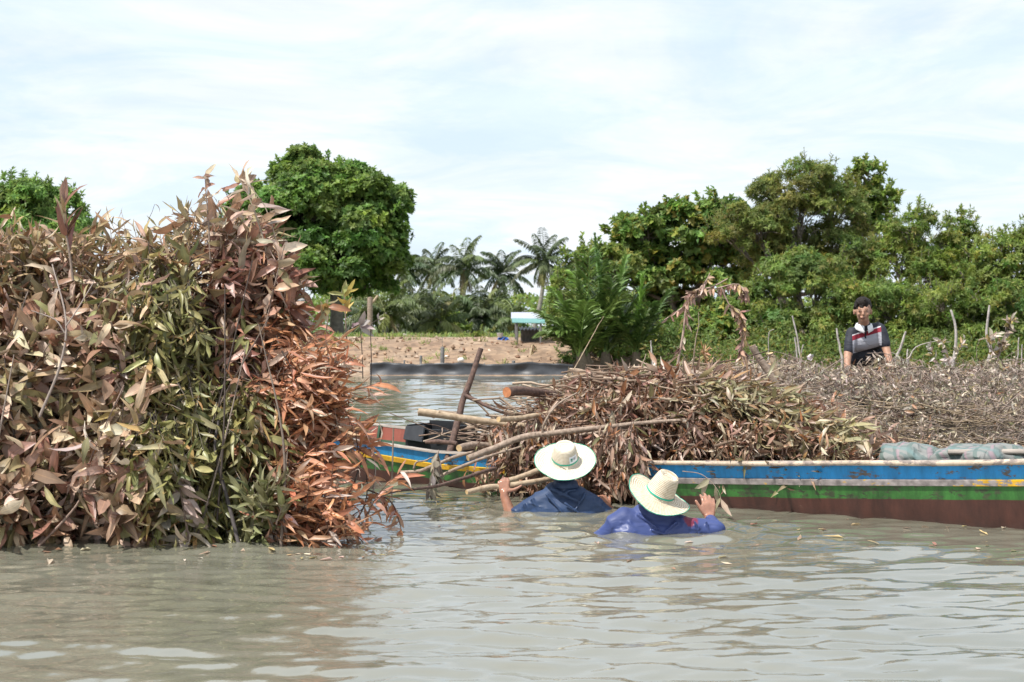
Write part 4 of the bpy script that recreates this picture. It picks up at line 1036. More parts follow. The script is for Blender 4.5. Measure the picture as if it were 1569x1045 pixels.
# ------------------------------------------------------------------ trees and palms beyond the water
TRUNK = mat_bark('tree_bark', (0.10, 0.085, 0.07), (0.26, 0.22, 0.18), 6)
TREES = []
def tree(name, label, base_px, Y, blobs, pal, leafL=(.10, .17), leafW=(.05, .08), nclump=13, nros=20, per=6, tips=14, seed=0, trunk_r=.16, loose=0.0, stems=1, clumpf=.40, rosette=1.0, droop=0.0, cat='tree'):
    """blobs: (px, py, half width px, half height px, depth offset m) of the crown masses as seen from the water"""
    rg = np.random.default_rng(seed)
    bx_ = P(base_px, 500, Y)[0]
    base = np.array([bx_, Y, float(ground_z(np.array(bx_), np.array(Y))) - .05])
    t = thing(name, base, label, cat)
    sc = Y / F
    tm = MB(); bag = Leaves()
    bl = []
    for (px, py, rx, ry, dyo) in blobs:
        c = P(px, py, Y + dyo); bl.append((c, np.array([rx * sc, max(rx, ry) * sc * .8, ry * sc])))
    top = max(b[0][2] for b in bl)
    forks = []
    for k in range(stems):
        f = base + np.array([rg.normal(0, .35) if stems > 1 else rg.normal(0, .1), rg.normal(0, .3) if stems > 1 else 0, (top - base[2]) * rg.uniform(.28, .45)])
        b0 = base + (np.array([rg.normal(0, .3), rg.normal(0, .3), 0]) if stems > 1 else 0)
        tm.tube(wobble(spline([b0, (b0 + f) / 2 + rg.normal(0, .06, 3), f], 10), .05, rg), np.linspace(trunk_r / math.sqrt(stems), trunk_r * .7 / math.sqrt(stems), 10), 8, 0)
        forks.append(f)
    for (c, r) in bl:
        f = forks[rg.integers(len(forks))]
        limb = wobble(spline([f, f * .5 + c * .5 + np.array([0, 0, -.1]), c], 9), .06, rg)
        tm.tube(limb, np.linspace(trunk_r * .4, trunk_r * .10, 9), 6, 0)
        nk = max(8, int(1.9 * nclump * (r[0] * r[2]) ** .5))
        for k in range(nk):
            u = unit(rg.normal(0, 1, 3)); u[2] = u[2] if u[2] > -.55 else -u[2]
            rr = rg.uniform(.55, 1.0)
            cc = c + u * r * rr
            cr = np.mean(r) * clumpf * rg.uniform(.65, 1.3)
            tm.tube(wobble(spline([limb[rg.integers(4, 9)], (c + cc) / 2, cc + u * cr * .6], 6), .04, rg), np.linspace(.018, .006, 6), 4, 0, caps=False)
            g = 1 + rg.normal(0, .13); hue = np.array([1 + rg.normal(0, .10), 1, 1 + rg.normal(0, .10)])
            m_ = max(10, int(2.1 * nros * (cr / .5) ** 1.3))
            v = unit(rg.normal(0, 1, (m_, 3)) + u * .5); v[:, 2] = np.where(v[:, 2] < -.35, -v[:, 2], v[:, 2])
            pp = cc + v * cr * np.array([1, 1, .75]) * rg.uniform(.55, 1.08, (m_, 1)) ** (1 + loose)
            for q, ax in zip(pp, v):
                ax = unit(ax + np.array([0, 0, .5 - droop]) + rg.normal(0, .25, 3))
                e1 = unit(np.cross(ax, [.3, .5, .8])); e2 = np.cross(ax, e1)
                an = np.arange(per) * 2.4 + rg.random() * 6.28
                el = rg.uniform(.15, .9, per)[:, None]
                d = (e1 * np.cos(an)[:, None] + e2 * np.sin(an)[:, None]) * np.cos(el) + ax * np.sin(el) * rosette + np.array([0, 0, -droop])
                d = d + rg.normal(0, .15, d.shape)
                col = pick(rg, pal, .12) * g * hue
                L = rg.uniform(*leafL, per)
                bag.add(q + rg.normal(0, .02, 3), d, ax + rg.normal(0, .2, 3), L, L * rg.uniform(*sorted((leafW[0] / leafL[0], leafW[1] / leafL[1]))), rg.uniform(-.9, .2, per), 0, rg.normal(0, .4, per), col)
    # ragged shoots round the outline
    for k in range(int(tips * 2.4)):
        c, r = bl[rg.integers(len(bl))]
        u = unit(np.array([rg.normal(0, 1), rg.normal(0, .5), abs(rg.normal(.6, .6))]))
        a = c + u * r * 1.05; L = rg.uniform(.3, .85) * (np.mean(r) * .35 + .25)
        e = a + unit(u + np.array([0, 0, .9])) * L
        tm.tube([a, (a + e) / 2, e], [.012, .009, .004], 4, 0, caps=False)
        for j in range(int(14 + L * 26)):
            q = a + (e - a) * rg.random(); d = unit(unit(e - a) * .6 + rg.normal(0, .6, 3))
            LL = rg.uniform(*leafL)
            bag.add(q, d, rg.normal(0, .5, 3) + [0, 0, 1], LL, LL * leafW[1] / leafL[1], -.4, 0, .2, pick(rg, pal, .12) * 1.1)
    mb = MB(); kites(bag, mb)
    tm.build('trunk', TRUNK, t); mb.build('crown', GREEN, t)
    TREES.append((name, bag.count()))
    return t

DEEP = [(3, (0.151, 0.2456, 0.058)), (3, (0.1954, 0.3111, 0.0677)), (1, (0.2664, 0.3848, 0.0886)), (1, (0.1066, 0.1801, 0.0483))]
DARK = [(3, (0.1463, 0.2287, 0.0552)), (2, (0.195, 0.2837, 0.0653)), (1, (0.273, 0.3751, 0.0799)), (1, (0.351, 0.311, 0.0726))]
OLV = [(3, (0.1966, 0.232, 0.0594)), (2, (0.2475, 0.2719, 0.0726)), (1, (0.1529, 0.216, 0.0554)), (0.6, (0.3058, 0.2799, 0.0792))]
LIGHT = [(3, (0.2008, 0.2703, 0.06)), (2, (0.2549, 0.3343, 0.072)), (1, (0.1544, 0.2134, 0.0504)), (0.5, (0.3398, 0.3201, 0.084))]
MIDG = [(3, (0.1644, 0.2392, 0.0554)), (2, (0.2138, 0.2855, 0.0655)), (1, (0.255, 0.2778, 0.0655))]

tree('broadleaf_tree', 'large round dense green tree standing alone left of the coconut palms', 515, 58,
     [(480, 330, 75, 70, 0), (560, 335, 52, 58, -.5), (415, 345, 55, 60, .3), (470, 272, 45, 38, 0), (530, 285, 40, 30, 0), (590, 330, 30, 50, .2), (520, 400, 85, 45, -.4), (430, 405, 60, 42, -.2), (585, 405, 35, 38, .2), (380, 350, 35, 55, .5), (480, 440, 65, 26, 0), (565, 440, 38, 22, .3)],
     DEEP, (.15, .23), (.08, .12), 12, 46, 6, 60, 101, .28, loose=.45, clumpf=.46)
tree('broadleaf_tree', 'bushy green tree at the left edge showing above the brown heap', 40, 50,
     [(20, 320, 55, 42, 0), (75, 325, 45, 38, .4), (-35, 330, 60, 55, .4), (110, 360, 28, 28, .2), (40, 380, 90, 50, 0)], DEEP, (.17, .25), (.05, .08), 13, 26, 6, 26, 102, .2, droop=.3)
# right hand woodland: each tree its own
tree('mangrove_tree', 'low leafy tree at the left end of the woods, above the nipa fronds', 905, 46,
     [(905, 405, 35, 28, 0), (940, 420, 38, 40, .2), (880, 440, 28, 30, .3), (925, 480, 55, 50, .4)], MIDG, (.13, .20), (.06, .09), 14, 22, 6, 16, 103, .14, stems=2)
tree('mangrove_tree', 'dark spreading broad-leaved tree with shady underside behind the dead sapling', 1060, 48,
     [(985, 365, 50, 34, 0), (1050, 350, 55, 38, .2), (1105, 350, 50, 40, -.2), (1010, 420, 70, 42, .4), (1085, 420, 62, 42, .3), (960, 430, 45, 45, .5), (1130, 390, 30, 40, .5), (1030, 480, 60, 36, .8)],
     DARK, (.16, .24), (.09, .13), 12, 24, 6, 34, 104, .22, stems=2)
tree('acacia_tree', 'tallest olive-toned tree with fine foliage in the middle of the woods', 1225, 44,
     [(1240, 285, 48, 36, 0), (1190, 305, 42, 32, .2), (1285, 320, 42, 46, .3), (1160, 350, 56, 38, -.3), (1225, 345, 60, 44, -.2), (1290, 385, 50, 42, .2), (1120, 365, 38, 26, -.3), (1205, 400, 66, 40, .4), (1270, 430, 60, 40, .4), (1170, 410, 40, 34, .3)],
     OLV, (.10, .17), (.022, .036), 15, 34, 7, 40, 105, .2, loose=.4, droop=.15, stems=2)
tree('mangrove_tree', 'narrow upright tree with bright pointed leafy tips beside the olive-toned one', 1320, 46,
     [(1325, 275, 22, 26, 0), (1345, 315, 26, 28, .1), (1318, 330, 32, 36, .2), (1340, 375, 36, 40, .2), (1330, 430, 42, 40, .3)], LIGHT, (.13, .20), (.06, .09), 14, 20, 6, 30, 106, .13)
tree('acacia_tree', 'yellow-green tree with an uneven top, right of the narrow upright tree', 1410, 43,
     [(1400, 355, 38, 32, 0), (1430, 390, 46, 36, .2), (1375, 400, 42, 40, .1), (1420, 440, 55, 36, -.2), (1455, 420, 32, 40, .3)], LIGHT, (.10, .17), (.026, .042), 15, 28, 7, 32, 107, .14, loose=.3, droop=.1, stems=2)
tree('acacia_tree', 'slim tree with a pointed top between two rounder yellow-green ones', 1478, 45,
     [(1472, 352, 18, 22, 0), (1480, 380, 30, 26, .1), (1470, 415, 34, 34, .2), (1490, 450, 40, 34, .3)], MIDG, (.10, .17), (.030, .048), 15, 24, 7, 26, 108, .11, loose=.2)
tree('acacia_tree', 'rounded light yellow-green tree at the right edge of the woods', 1540, 42,
     [(1530, 400, 45, 32, 0), (1575, 390, 42, 36, .2), (1550, 440, 60, 36, -.2), (1510, 440, 36, 36, .2), (1610, 420, 45, 50, .3)], LIGHT, (.10, .17), (.030, .048), 15, 28, 7, 28, 109, .14, loose=.2, stems=2)
# thicket at their feet
tree('thicket_shrub', 'dark green shrub low in the gap under the spreading tree', 1130, 42,
     [(1120, 480, 50, 40, 0), (1080, 520, 55, 40, -.3), (1150, 525, 50, 40, -.3), (1030, 530, 45, 35, 0)], DARK, (.10, .17), (.05, .08), 15, 24, 6, 16, 110, .07, stems=4, cat='shrub')
tree('thicket_shrub', 'tall mid-green shrub with drooping sprays left of the standing man', 1235, 41,
     [(1215, 430, 52, 42, 0), (1180, 470, 46, 48, .2), (1250, 470, 48, 50, -.1), (1220, 520, 70, 40, -.3), (1270, 425, 40, 36, .3)], MIDG, (.09, .15), (.026, .042), 16, 34, 7, 26, 111, .08, loose=.2, stems=5, droop=.35, cat='shrub')
tree('thicket_shrub', 'tall light green shrub right behind the standing man', 1345, 40.5,
     [(1330, 470, 50, 42, 0), (1300, 510, 45, 45, .2), (1370, 490, 50, 50, .1), (1345, 540, 65, 30, -.2)], LIGHT, (.09, .15), (.026, .042), 16, 34, 7, 22, 112, .08, loose=.2, stems=5, droop=.35, cat='shrub')
tree('thicket_shrub', 'hanging yellow-green shrub behind the thick bent stake', 1450, 40.5,
     [(1440, 475, 55, 40, 0), (1410, 520, 50, 45, .1), (1480, 515, 50, 48, .1), (1450, 545, 70, 26, -.2)], LIGHT, (.09, .15), (.024, .040), 16, 34, 7, 20, 113, .08, loose=.2, stems=5, droop=.4, cat='shrub')
tree('thicket_shrub', 'green shrub under the trees at the right edge of the frame', 1550, 40.5,
     [(1545, 480, 50, 40, 0), (1525, 520, 45, 42, .1), (1590, 510, 55, 52, .1), (1550, 548, 70, 24, -.2)], MIDG, (.09, .15), (.026, .042), 16, 34, 7, 18, 114, .08, loose=.2, stems=5, droop=.35, cat='shrub')
tree('thicket_shrub', 'bright feathery shrub left of the nipa fronds beside the shelter', 862, 43.2,
     [(862, 455, 20, 28, 0), (860, 500, 20, 30, -.2), (874, 510, 26, 36, .1), (868, 542, 24, 18, -.4)], LIGHT, (.09, .14), (.03, .045), 16, 26, 6, 14, 115, .06, stems=4, loose=.2, cat='shrub')
tree('thicket_shrub', 'dense green undergrowth shrub around the feet of the nipa fronds', 930, 40.2,
     [(900, 530, 42, 34, 0), (950, 525, 46, 38, .2), (1000, 525, 42, 38, .3), (925, 552, 66, 18, -.3)], MIDG, (.08, .13), (.03, .05), 16, 26, 6, 14, 116, .06, stems=4, cat='shrub')
tree('round_bush', 'small rounded bright green bush on the bank under the palms', 733, 47.5,
     [(733, 519, 15, 9, 0), (722, 521, 10, 7, .1), (745, 521, 9, 6, .1)], LIGHT, (.05, .08), (.03, .045), 30, 90, 6, 3, 117, .03, stems=4, cat='bush')
tree('round_bush', 'yellow-green shrub among the short palms on the bank', 690, 62,
     [(690, 498, 20, 16, 0), (668, 508, 15, 10, .1), (708, 508, 12, 10, .2)], LIGHT, (.10, .16), (.05, .08), 24, 40, 6, 6, 118, .04, stems=4, cat='bush')
tree('round_bush', 'low green shrub under the large round tree near the grey shed', 425, 50,
     [(420, 500, 30, 22, 0), (455, 512, 20, 10, -.2), (400, 520, 30, 22, 0)], DEEP, (.10, .16), (.04, .06), 18, 26, 6, 6, 119, .04, stems=4, cat='bush')

# far woodland strip that reads as one mass, low behind everything
rng = np.random.default_rng(130); bag = Leaves()
for k in range(52000):
    x = rng.uniform(-110, 110); y = 165 + rng.normal(0, 6)
    h = 3.6 + 1.3 * mnoise.noise(Vector((x * .09, 3.3, 0))) + .8 * mnoise.noise(Vector((x * .33, 1.3, 0)))
    bag.add([x, y, .8 + (h) * rng.random() ** .6], rng.normal(0, 1, 3), rng.normal(0, 1, 3) + [0, -.4, .8], rng.uniform(.3, .6), rng.uniform(.2, .35), -.4, 0, 0, pick(rng, MIDG))
mb = MB(); bag.flush(mb, 2); tag(mb.build('treeline', GREEN), 'far low strip of green woodland on the horizon', 'woodland', kind='stuff')

# ---- palms
FROND = mat_leaf('palm_frond', rough=.45, spec=.5, transl=.2, noise_scale=.8, var=.15)
PALM_T = mat_bark('palm_trunk', (.14, .12, .10), (.34, .31, .27), 5, stretch=(1, 1, 4))
PG = [(3, (0.0813, 0.1104, 0.0432)), (2, (0.11, 0.138, 0.0504)), (1, (0.0562, 0.0816, 0.0336))]
def frond(mb, rg, base, d, L, droop, pal, nl=44, leaf=.55, lw=.045, hang=.5, along=.65):
    d = unit(d); n = 14
    pts = [np.array(base)]; dd = d.copy()
    for i in range(n - 1):
        dd = unit(dd + np.array([0, 0, -droop / n * (0.5 + 1.4 * i / n)])); pts.append(pts[-1] + dd * L / (n - 1))
    pts = np.array(pts); c = pick(rg, pal)
    mb.tube(pts, np.linspace(.03, .008, n), 4, 0, c * 1.3, caps=False)
    bag = Leaves()
    tn = unit(np.gradient(pts, axis=0))
    for sg in (-1, 1):
        x = np.linspace(.10, .99, nl) * (n - 1); i = np.minimum(x.astype(int), n - 2); u = (x - i)[:, None]
        p = pts[i] * (1 - u) + pts[i + 1] * u; t_ = tn[i]
        sv = unit(np.cross(t_, [0, 0, 1.0]) + 1e-6)
        ll = leaf * np.sin(np.pi * np.linspace(.16, .93, nl)) ** .6 * rg.uniform(.85, 1.1, nl)
        dl = unit(sv * sg + t_ * along + np.array([0, 0, -hang]) + rg.normal(0, .12, (nl, 3)))
        bag.add(p, dl, np.array([0, 0, 1.0]) + rg.normal(0, .3, (nl, 3)), ll, lw, -.7, 0, 0, c * rg.uniform(.8, 1.2, (nl, 1)))
    bag.flush(mb, 2, fold=.4, mat=0, pw=.6)

def palm(label, base_px, Y, crown_py, Rm, seed, nf=20, lean=0.0, pal=PG, dead=3, leaf=.6, name='coconut_palm', up=1.0, tr=.13):
    rg = np.random.default_rng(seed)
    x = P(base_px, 500, Y)[0]; top = P(base_px, crown_py, Y)
    base = np.array([x - lean, Y, .8]); t = thing(name, base, label, 'palm')
    mb = MB(); path = wobble(spline([base, (base + top) / 2 + [lean * .2, 0, 0], top], 14), .05, rg)
    mb.tube(path, np.linspace(tr * 1.25, tr * .75, 14), 8, 0); mb.build('trunk', PALM_T, t)
    mb = MB()
    for k in range(nf):
        a = k * 2.4 + rg.normal(0, .2); e = np.interp(k, [0, nf], [1.35, -.25]) + rg.normal(0, .12)
        d = np.array([math.cos(a) * math.cos(e), math.sin(a) * math.cos(e), math.sin(e) * up])
        frond(mb, rg, top + d * .1, d, Rm * rg.uniform(.85, 1.1), rg.uniform(1.0, 1.7), pal, leaf=leaf, hang=rg.uniform(.35, .9), lw=.078 * leaf / .6)
    for k in range(dead):
        a = rg.random() * 6.28; d = np.array([math.cos(a) * .6, math.sin(a) * .6, -.55])
        frond(mb, rg, top, d, Rm * .75, 1.2, [(1, (.30, .24, .12)), (1, (.26, .25, .09))], leaf=leaf * .8, hang=1.0)
    mb.build('crown', FROND, t)
    if dead > 1:
        mb = MB()
        for k in range(5):
            a = k * 1.3; c = top + [math.cos(a) * .22, math.sin(a) * .22, -.22]
            th = np.linspace(-1.3, 1.3, 5); mb.tube([c + [0, 0, .15 * math.sin(q)] for q in th], .12 * np.cos(th) + .01, 7, 0, (.28, .24, .10))
        mb.build('coconuts', TWIG, t)
    return t
YG = [(2, (.14, .17, .045)), (2, (.11, .145, .045)), (1, (.20, .20, .06))]
palm('tall coconut palm rising partly behind the right edge of the large round tree', 618, 104, 415, 2.3, 201, lean=.4)
palm('tall coconut palm nearest the large round tree with its whole crown in view', 663, 108, 412, 2.2, 202, lean=-.3)
palm('tall coconut palm second from the round tree, with pale hanging fronds', 711, 100, 412, 2.3, 203, lean=.2)
palm('tall coconut palm third from the round tree, with a dark crown', 770, 103, 420, 2.2, 204, lean=-.5, pal=[(1, (.075, .105, .045)), (1, (.06, .09, .04))])
palm('tallest coconut palm, with a ragged windswept crown above the small shelter', 834, 97, 402, 2.3, 205, lean=.7, dead=6, pal=[(1, (.10, .125, .055)), (1, (.08, .10, .045))])
palm('short palm with a spread crown just left of the yellow-green shrub', 655, 74, 482, 1.6, 206, dead=1, leaf=.5, pal=PG)
palm('short bushy palm under the first tall palm, close to the round tree', 618, 76, 485, 1.8, 207, dead=2, leaf=.5, pal=PG)
palm('low palm with yellow-green arching fronds right on the bank top', 676, 60, 494, 1.25, 208, 16, dead=1, leaf=.4, pal=YG, tr=.1)
palm('short full palm standing in the middle of the gap behind the green bush', 737, 70, 486, 1.7, 209, 22, dead=2, leaf=.55, pal=PG)
palm('low yellowish palm with drooping fronds beside the small shelter', 790, 57, 492, .95, 210, 14, dead=2, leaf=.32, pal=YG, tr=.08)
palm('low palm with pale drooping fronds right of the wooden pole', 590, 66, 480, 1.8, 211, 18, dead=3, leaf=.45, pal=YG)
palm('mid-height palm between two tall ones, behind the short full palm', 700, 90, 478, 1.8, 212, 18, dead=1, leaf=.5, pal=YG)
palm('mid-height dark palm half hidden behind the short full palm', 762, 88, 480, 1.8, 213, 18, dead=1, leaf=.5)
palm('mid-height palm in the back row, left of the short full palm', 635, 92, 476, 1.8, 214, 18, dead=1, leaf=.5)
palm('dim low palm behind the wooden pole, under the round tree', 558, 72, 488, 1.7, 215, 18, dead=1, leaf=.45)

NG = [(3, (.145, .235, .055)), (2, (.18, .28, .06)), (1, (.10, .17, .045))]
def nipa(label, px, Y, spec, seed):
    rg = np.random.default_rng(seed)
    x = P(px, 500, Y)[0]; base = np.array([x, Y, .15]); t = thing('nipa_palm', base, label, 'palm')
    mb = MB(); mb.tube([base + [0, 0, -.2], base + [.02, 0, .15], base + [0, .02, .4]], [.16, .15, .1], 9, 0, (.2, .17, .12)); mb.build('stump', TWIG, t)
    mb = MB()
    for (ax, ay, L, dr) in spec:
        frond(mb, rg, base + [rg.normal(0, .06), rg.normal(0, .06), .3], [ax, ay, 1.25], L * 1.02, dr * .7, NG, nl=40, leaf=.62, lw=.075, hang=.0, along=1.15)
    mb.build('fronds', FROND, t); return t
nipa('tall nipa palm with upright bright fronds right of the small shelter', 897, 38.7, [(-.12, 0, 2.5, .5), (-.42, -.2, 1.9, 1.0), (.18, .2, 2.4, .6), (.5, -.3, 1.9, 1.0), (-.2, -.4, 1.6, 1.4), (.02, -.1, 2.6, .35), (-.75, .1, 1.7, 1.3), (.8, .2, 1.6, 1.2), (-.5, -.5, 1.3, 2.2)], 301)
nipa('tallest nipa palm with feathery dark upright fronds, in the middle of the fronds', 928, 39.0, [(-.1, 0, 3.0, .35), (.2, -.1, 2.5, .6), (-.35, .2, 2.3, .9), (.5, .1, 2.1, 1.0), (.05, -.3, 2.0, .8), (-.7, -.2, 1.7, 1.3), (.8, -.3, 1.6, 1.3)], 302)
nipa('nipa palm with fronds fanning to the right, below the dark spreading tree', 975, 38.8, [(.1, 0, 2.0, .5), (.45, -.2, 1.9, .9), (-.3, .1, 2.1, .7), (.8, 0, 1.8, 1.2), (-.6, -.3, 1.5, 1.2), (.2, -.4, 1.5, 1.2)], 303)
nipa('short nipa palm with pale drooping fronds at the edge of the bank', 890, 38.4, [(-.5, -.3, 1.4, 1.6), (.1, -.4, 1.5, 1.2), (.5, -.2, 1.3, 1.6), (-.1, .2, 1.7, .8), (-.9, 0, 1.2, 1.8)], 304)

# ------------------------------------------------------------------ things on the far bank
# black plastic sheet fence along the waterline
SHEET = mat_plain('black_sheeting', (.035, .037, .042), .45, .5, .45, 4.0, .35)
x0, x1 = P(566, 500, 37.4)[0], P(878, 500, 37.4)[0]
sh = thing('plastic_sheet_fence', (x0, 37.4, 0), 'sagging black plastic sheet fence along the foot of the earth bank', 'fence')
mb = MB(); rows = []
for x in np.linspace(x0, x1, 150):
    top = .30 + .05 * mnoise.noise(Vector((x * 1.1, 0, 0))) + .03 * mnoise.noise(Vector((x * 3.7, 2, 0)))
    r_ = []
    for v in np.linspace(0, 1, 9):
        r_.append([x, 37.38 + .06 * mnoise.noise(Vector((x * 2.2, v * 2.0, 4))) + .08 * math.sin(v * 3) + .12 * v, -.1 + (top + .1) * v])
    r_.append([x, 37.66, top - .05]); rows.append(r_)
grid(rows, 0); mb.build('sheeting', SHEET, sh)
for px in (580, 612, 645, 700, 742, 790, 830):
    x = P(px, 500, 37.6)[0]; mb = MB(); mb.tube([[x, 37.6, -.3], [x + .01, 37.6, .1], [x, 37.61, .30]], .02, 6, 0); mb.build('peg', GREYWOOD, sh)
POST = mat_bark('old_post_wood', (.09, .085, .08), (.22, .21, .20), 10)
def post(label, px, pt, pb, Y, r, lean=0, wire=False):
    a, c = P(px, pb + 6, Y), P(px + lean, pt, Y); t = thing('wooden_post', a, label, 'post')
    mb = MB(); mb.tube(wobble(spline([a, (a + c) / 2, c], 7), .012, np.random.default_rng(int(px))), np.linspace(r, r * .9, 7), 9, 0); mb.build('shaft', POST, t)
    if wire:
        mb = MB(); mb.tube([c, c + [-.01, 0, .1], c + [.0, 0, .25]], .006, 5, 0); mb.build('wire', POST, t)
post('thick dark post with a wire on top, standing behind the black sheet fence', 678, 532, 563, 37.9, .055, wire=True)
post('thin post in front of the bank, left of the thick dark post', 645, 545, 563, 37.75, .035)
post('short dark stub of post at the right end of the bank', 785, 553, 567, 37.8, .045, 2)
post('low stub of post at the left end of the black sheet fence', 620, 552, 562, 37.8, .025)
STONE = mat_plain('pale_stone', (.62, .58, .52), .9, .2, .2, 9, .4)
def rock(name, label, px, py, Y, r, mat, seed, cat='stone', sq=(1, 1, .6), ntex=3.0):
    c = P(px, py, Y); t = thing(name, c, label, cat); mb = MB(); vs = []
    for i in range(9):
        for j in range(14):
            th = -math.pi / 2 + math.pi * i / 8; ph = 2 * math.pi * j / 14
            a = np.array([math.cos(th) * math.cos(ph), math.cos(th) * math.sin(ph), math.sin(th)])
            vs.append(c + a * r * np.array(sq) * (1 + .3 * mnoise.noise(Vector(a * ntex) + Vector((seed, 0, 0)))))
    mb.add(vs, [[i * 14 + j, i * 14 + (j + 1) % 14, (i + 1) * 14 + (j + 1) % 14, (i + 1) * 14 + j] for i in range(8) for j in range(14)]); mb.build('rock', mat, t)
rock('stone', 'pale flat stone lying on the bank behind the black sheet', 706, 552, 38.4, .09, STONE, 1, sq=(1, .8, .75))
rock('stone', 'small white stone higher on the bank', 684, 546, 39.6, .05, STONE, 5)
# hut, boat, tarp
TEAL = mat_plain('teal_metal', (.12, .27, .25), .5, .5, .15, 3)
WHITEM = mat_plain('white_metal', (.38, .40, .46), .45, .5, .1, 3)
DARKW = mat_bark('dark_boards', (.045, .04, .035), (.12, .105, .09), 7, stretch=(3, 1, 1))
Yh = 42.0; hx = lambda px: P(px, 500, Yh)[0]; hz = lambda py: P(0, py, Yh)[2]
hut = thing('small_shelter', (hx(810), Yh, .6), 'small open shelter with a white and teal sloping metal roof, beside the palms', 'shelter')
mb = MB()
def slab(a, b_, c_, d_, th, mat=0):
    v = np.array([a, b_, c_, d_], float); nn = unit(np.cross(v[1] - v[0], v[3] - v[0])) * th
    mb.add(np.vstack([v, v + nn]), [[3, 2, 1, 0], [4, 5, 6, 7], [0, 1, 5, 4], [1, 2, 6, 5], [2, 3, 7, 6], [3, 0, 4, 7]], mat)
slab([hx(783), Yh + .1, hz(489)], [hx(832), Yh + .1, hz(489)], [hx(830), Yh + .9, hz(479)], [hx(783), Yh + .9, hz(479)], .02)
mb.build('upper_roof', WHITEM, hut, smooth=False)
mb = MB(); slab([hx(785), Yh - .35, hz(495)], [hx(835), Yh - .35, hz(496)], [hx(834), Yh + .08, hz(489.5)], [hx(784), Yh + .08, hz(488.5)], .02)
mb.build('lower_roof', TEAL, hut, smooth=False)
mb = MB(); mb.box([hx(831), Yh + .3, hz(486)], [hx(836), Yh + .8, hz(481)]); mb.build('ridge_cap', TEAL, hut, smooth=False)
for px, yo in ((792, -.3), (828, -.3), (790, .8), (829, .8)):
    mb = MB(); x = hx(px); mb.tube([[x, Yh + yo, .5], [x + .01, Yh + yo, 1.0], [x, Yh + yo, hz(494 if yo < 0 else 483)]], .028, 7, 0); mb.build('post', POST, hut)
mb = MB(); mb.box([hx(798), Yh + .25, .55], [hx(826), Yh + .29, hz(504)]); mb.box([hx(798), Yh + .291, .55], [hx(799), Yh + .75, hz(504)]); mb.build('board_wall', DARKW, hut, smooth=False)
mb = MB(); rows = []
for i, x in enumerate(np.linspace(hx(795), hx(827), 49)):
    zz_ = .022 * math.cos(i * 2 * math.pi / 8); rows.append([[x, Yh - .22, hz(505) + zz_], [x, Yh + .24, hz(502) + zz_], [x, Yh + .24, hz(502) + zz_ + .012], [x, Yh - .22, hz(505) + zz_ + .012], [x, Yh - .22, hz(505) + zz_]])
grid(rows, 0); mb.build('corrugated_awning', WHITEM, hut)
TARP = mat_plain('blue_tarp', (.02, .12, .48), .4, .5, .3, 9, .4)
tp = thing('blue_tarp', P(772, 527, 42.6), 'crumpled blue tarpaulin bundle on the bank near the shelter', 'tarp')
mb = MB(); c = P(772, 528, 42.6); rg = np.random.default_rng(8)
for k in range(26):
    a = rg.random() * 6.28; e = c + np.array([math.cos(a) * .26, math.sin(a) * .2, -.03]); m_ = c + np.array([math.cos(a) * .12, math.sin(a) * .12, rg.uniform(.06, .2)])
    pts = spline([c + rg.normal(0, .05, 3) + [0, 0, .1], m_, e], 7); w = rg.uniform(.04, .09)
    sv = unit(np.cross(pts[-1] - pts[0], [0, 0, 1.0])) * w
    rows = [[p - sv, p + [0, 0, .03], p + sv] for p in pts]; grid(rows, 0)
mb.build('bundle', TARP, tp)
mb = MB(); rows = [[P(748 + 14 * u, 531 - 1.5 * v, 42.5 + v * .4) + [0, 0, .02 * mnoise.noise(Vector((u * 9, v * 7, 0)))] for v in np.linspace(0, 1, 6)] for u in np.linspace(0, 1, 12)]
grid(rows, 0); mb.build('spread_flap', TARP, tp)
bk = thing('white_bucket', P(766, 517, 42.5), 'white plastic bucket sitting on the blue tarpaulin bundle', 'bucket')
mb = MB(); c = P(766, 517, 42.5)
th = np.arange(20) * 2 * np.pi / 20
prof = [(.001, 0), (.065, 0), (.085, .12), (.09, .125), (.08, .122), (.06, .01), (.001, .01)]
rows = [[c + [r_ * math.cos(a), r_ * math.sin(a), z_] for (r_, z_) in prof] for a in np.append(th, th[0])]
grid(rows, 0, True); mb.build('bucket_body', mat_plain('white_plastic', (.75, .75, .74), .4), bk)
mb = MB(); mb.tube([c + [.088 * math.cos(a), .02, .12 - .06 * math.sin(a)] for a in np.linspace(0, math.pi, 9)], .006, 5, 0); mb.build('handle', GREYWOOD, bk)
# grey shed under the round tree
SHED = mat_bark('grey_shed_boards', (.16, .13, .11), (.30, .25, .21), 4, stretch=(4, 4, .5))
Ys = 55.0; sx = lambda px: P(px, 500, Ys)[0]; sz = lambda py: P(0, py, Ys)[2]
shed = thing('grey_shed', (sx(440), Ys, .8), 'grey boarded shed with a sloping roof under the large round tree', 'shed')
mb = MB(); mb.box([sx(415), Ys, .7], [sx(459), Ys + 2.5, sz(462)]); mb.build('wall', SHED, shed, smooth=False)
mb = MB(); slab([sx(405), Ys - .3, sz(452)], [sx(462), Ys - .3, sz(463)], [sx(462), Ys + 2.8, sz(459)], [sx(405), Ys + 2.8, sz(448)], .06); mb.build('roof', mat_plain('grey_roof', (.34, .34, .35), .6), shed, smooth=False)
mb = MB(); mb.box([sx(444), Ys - .03, .75], [sx(446.5), Ys - .004, sz(491)]); mb.box([sx(440), Ys - .03, sz(491)], [sx(446.5), Ys - .004, sz(489)]); mb.build('door_frame', WHITEM, shed, smooth=False)
pl = thing('wooden_post', P(566, 520, 50), 'brown post with a slanting brace under the edge of the round tree', 'post')
mb = MB(); mb.tube(wobble(spline([P(566, 528, 50), P(567, 490, 50), P(567, 456, 50)], 8), .02, rng), .09, 9, 0); mb.build('shaft', BARK, pl)
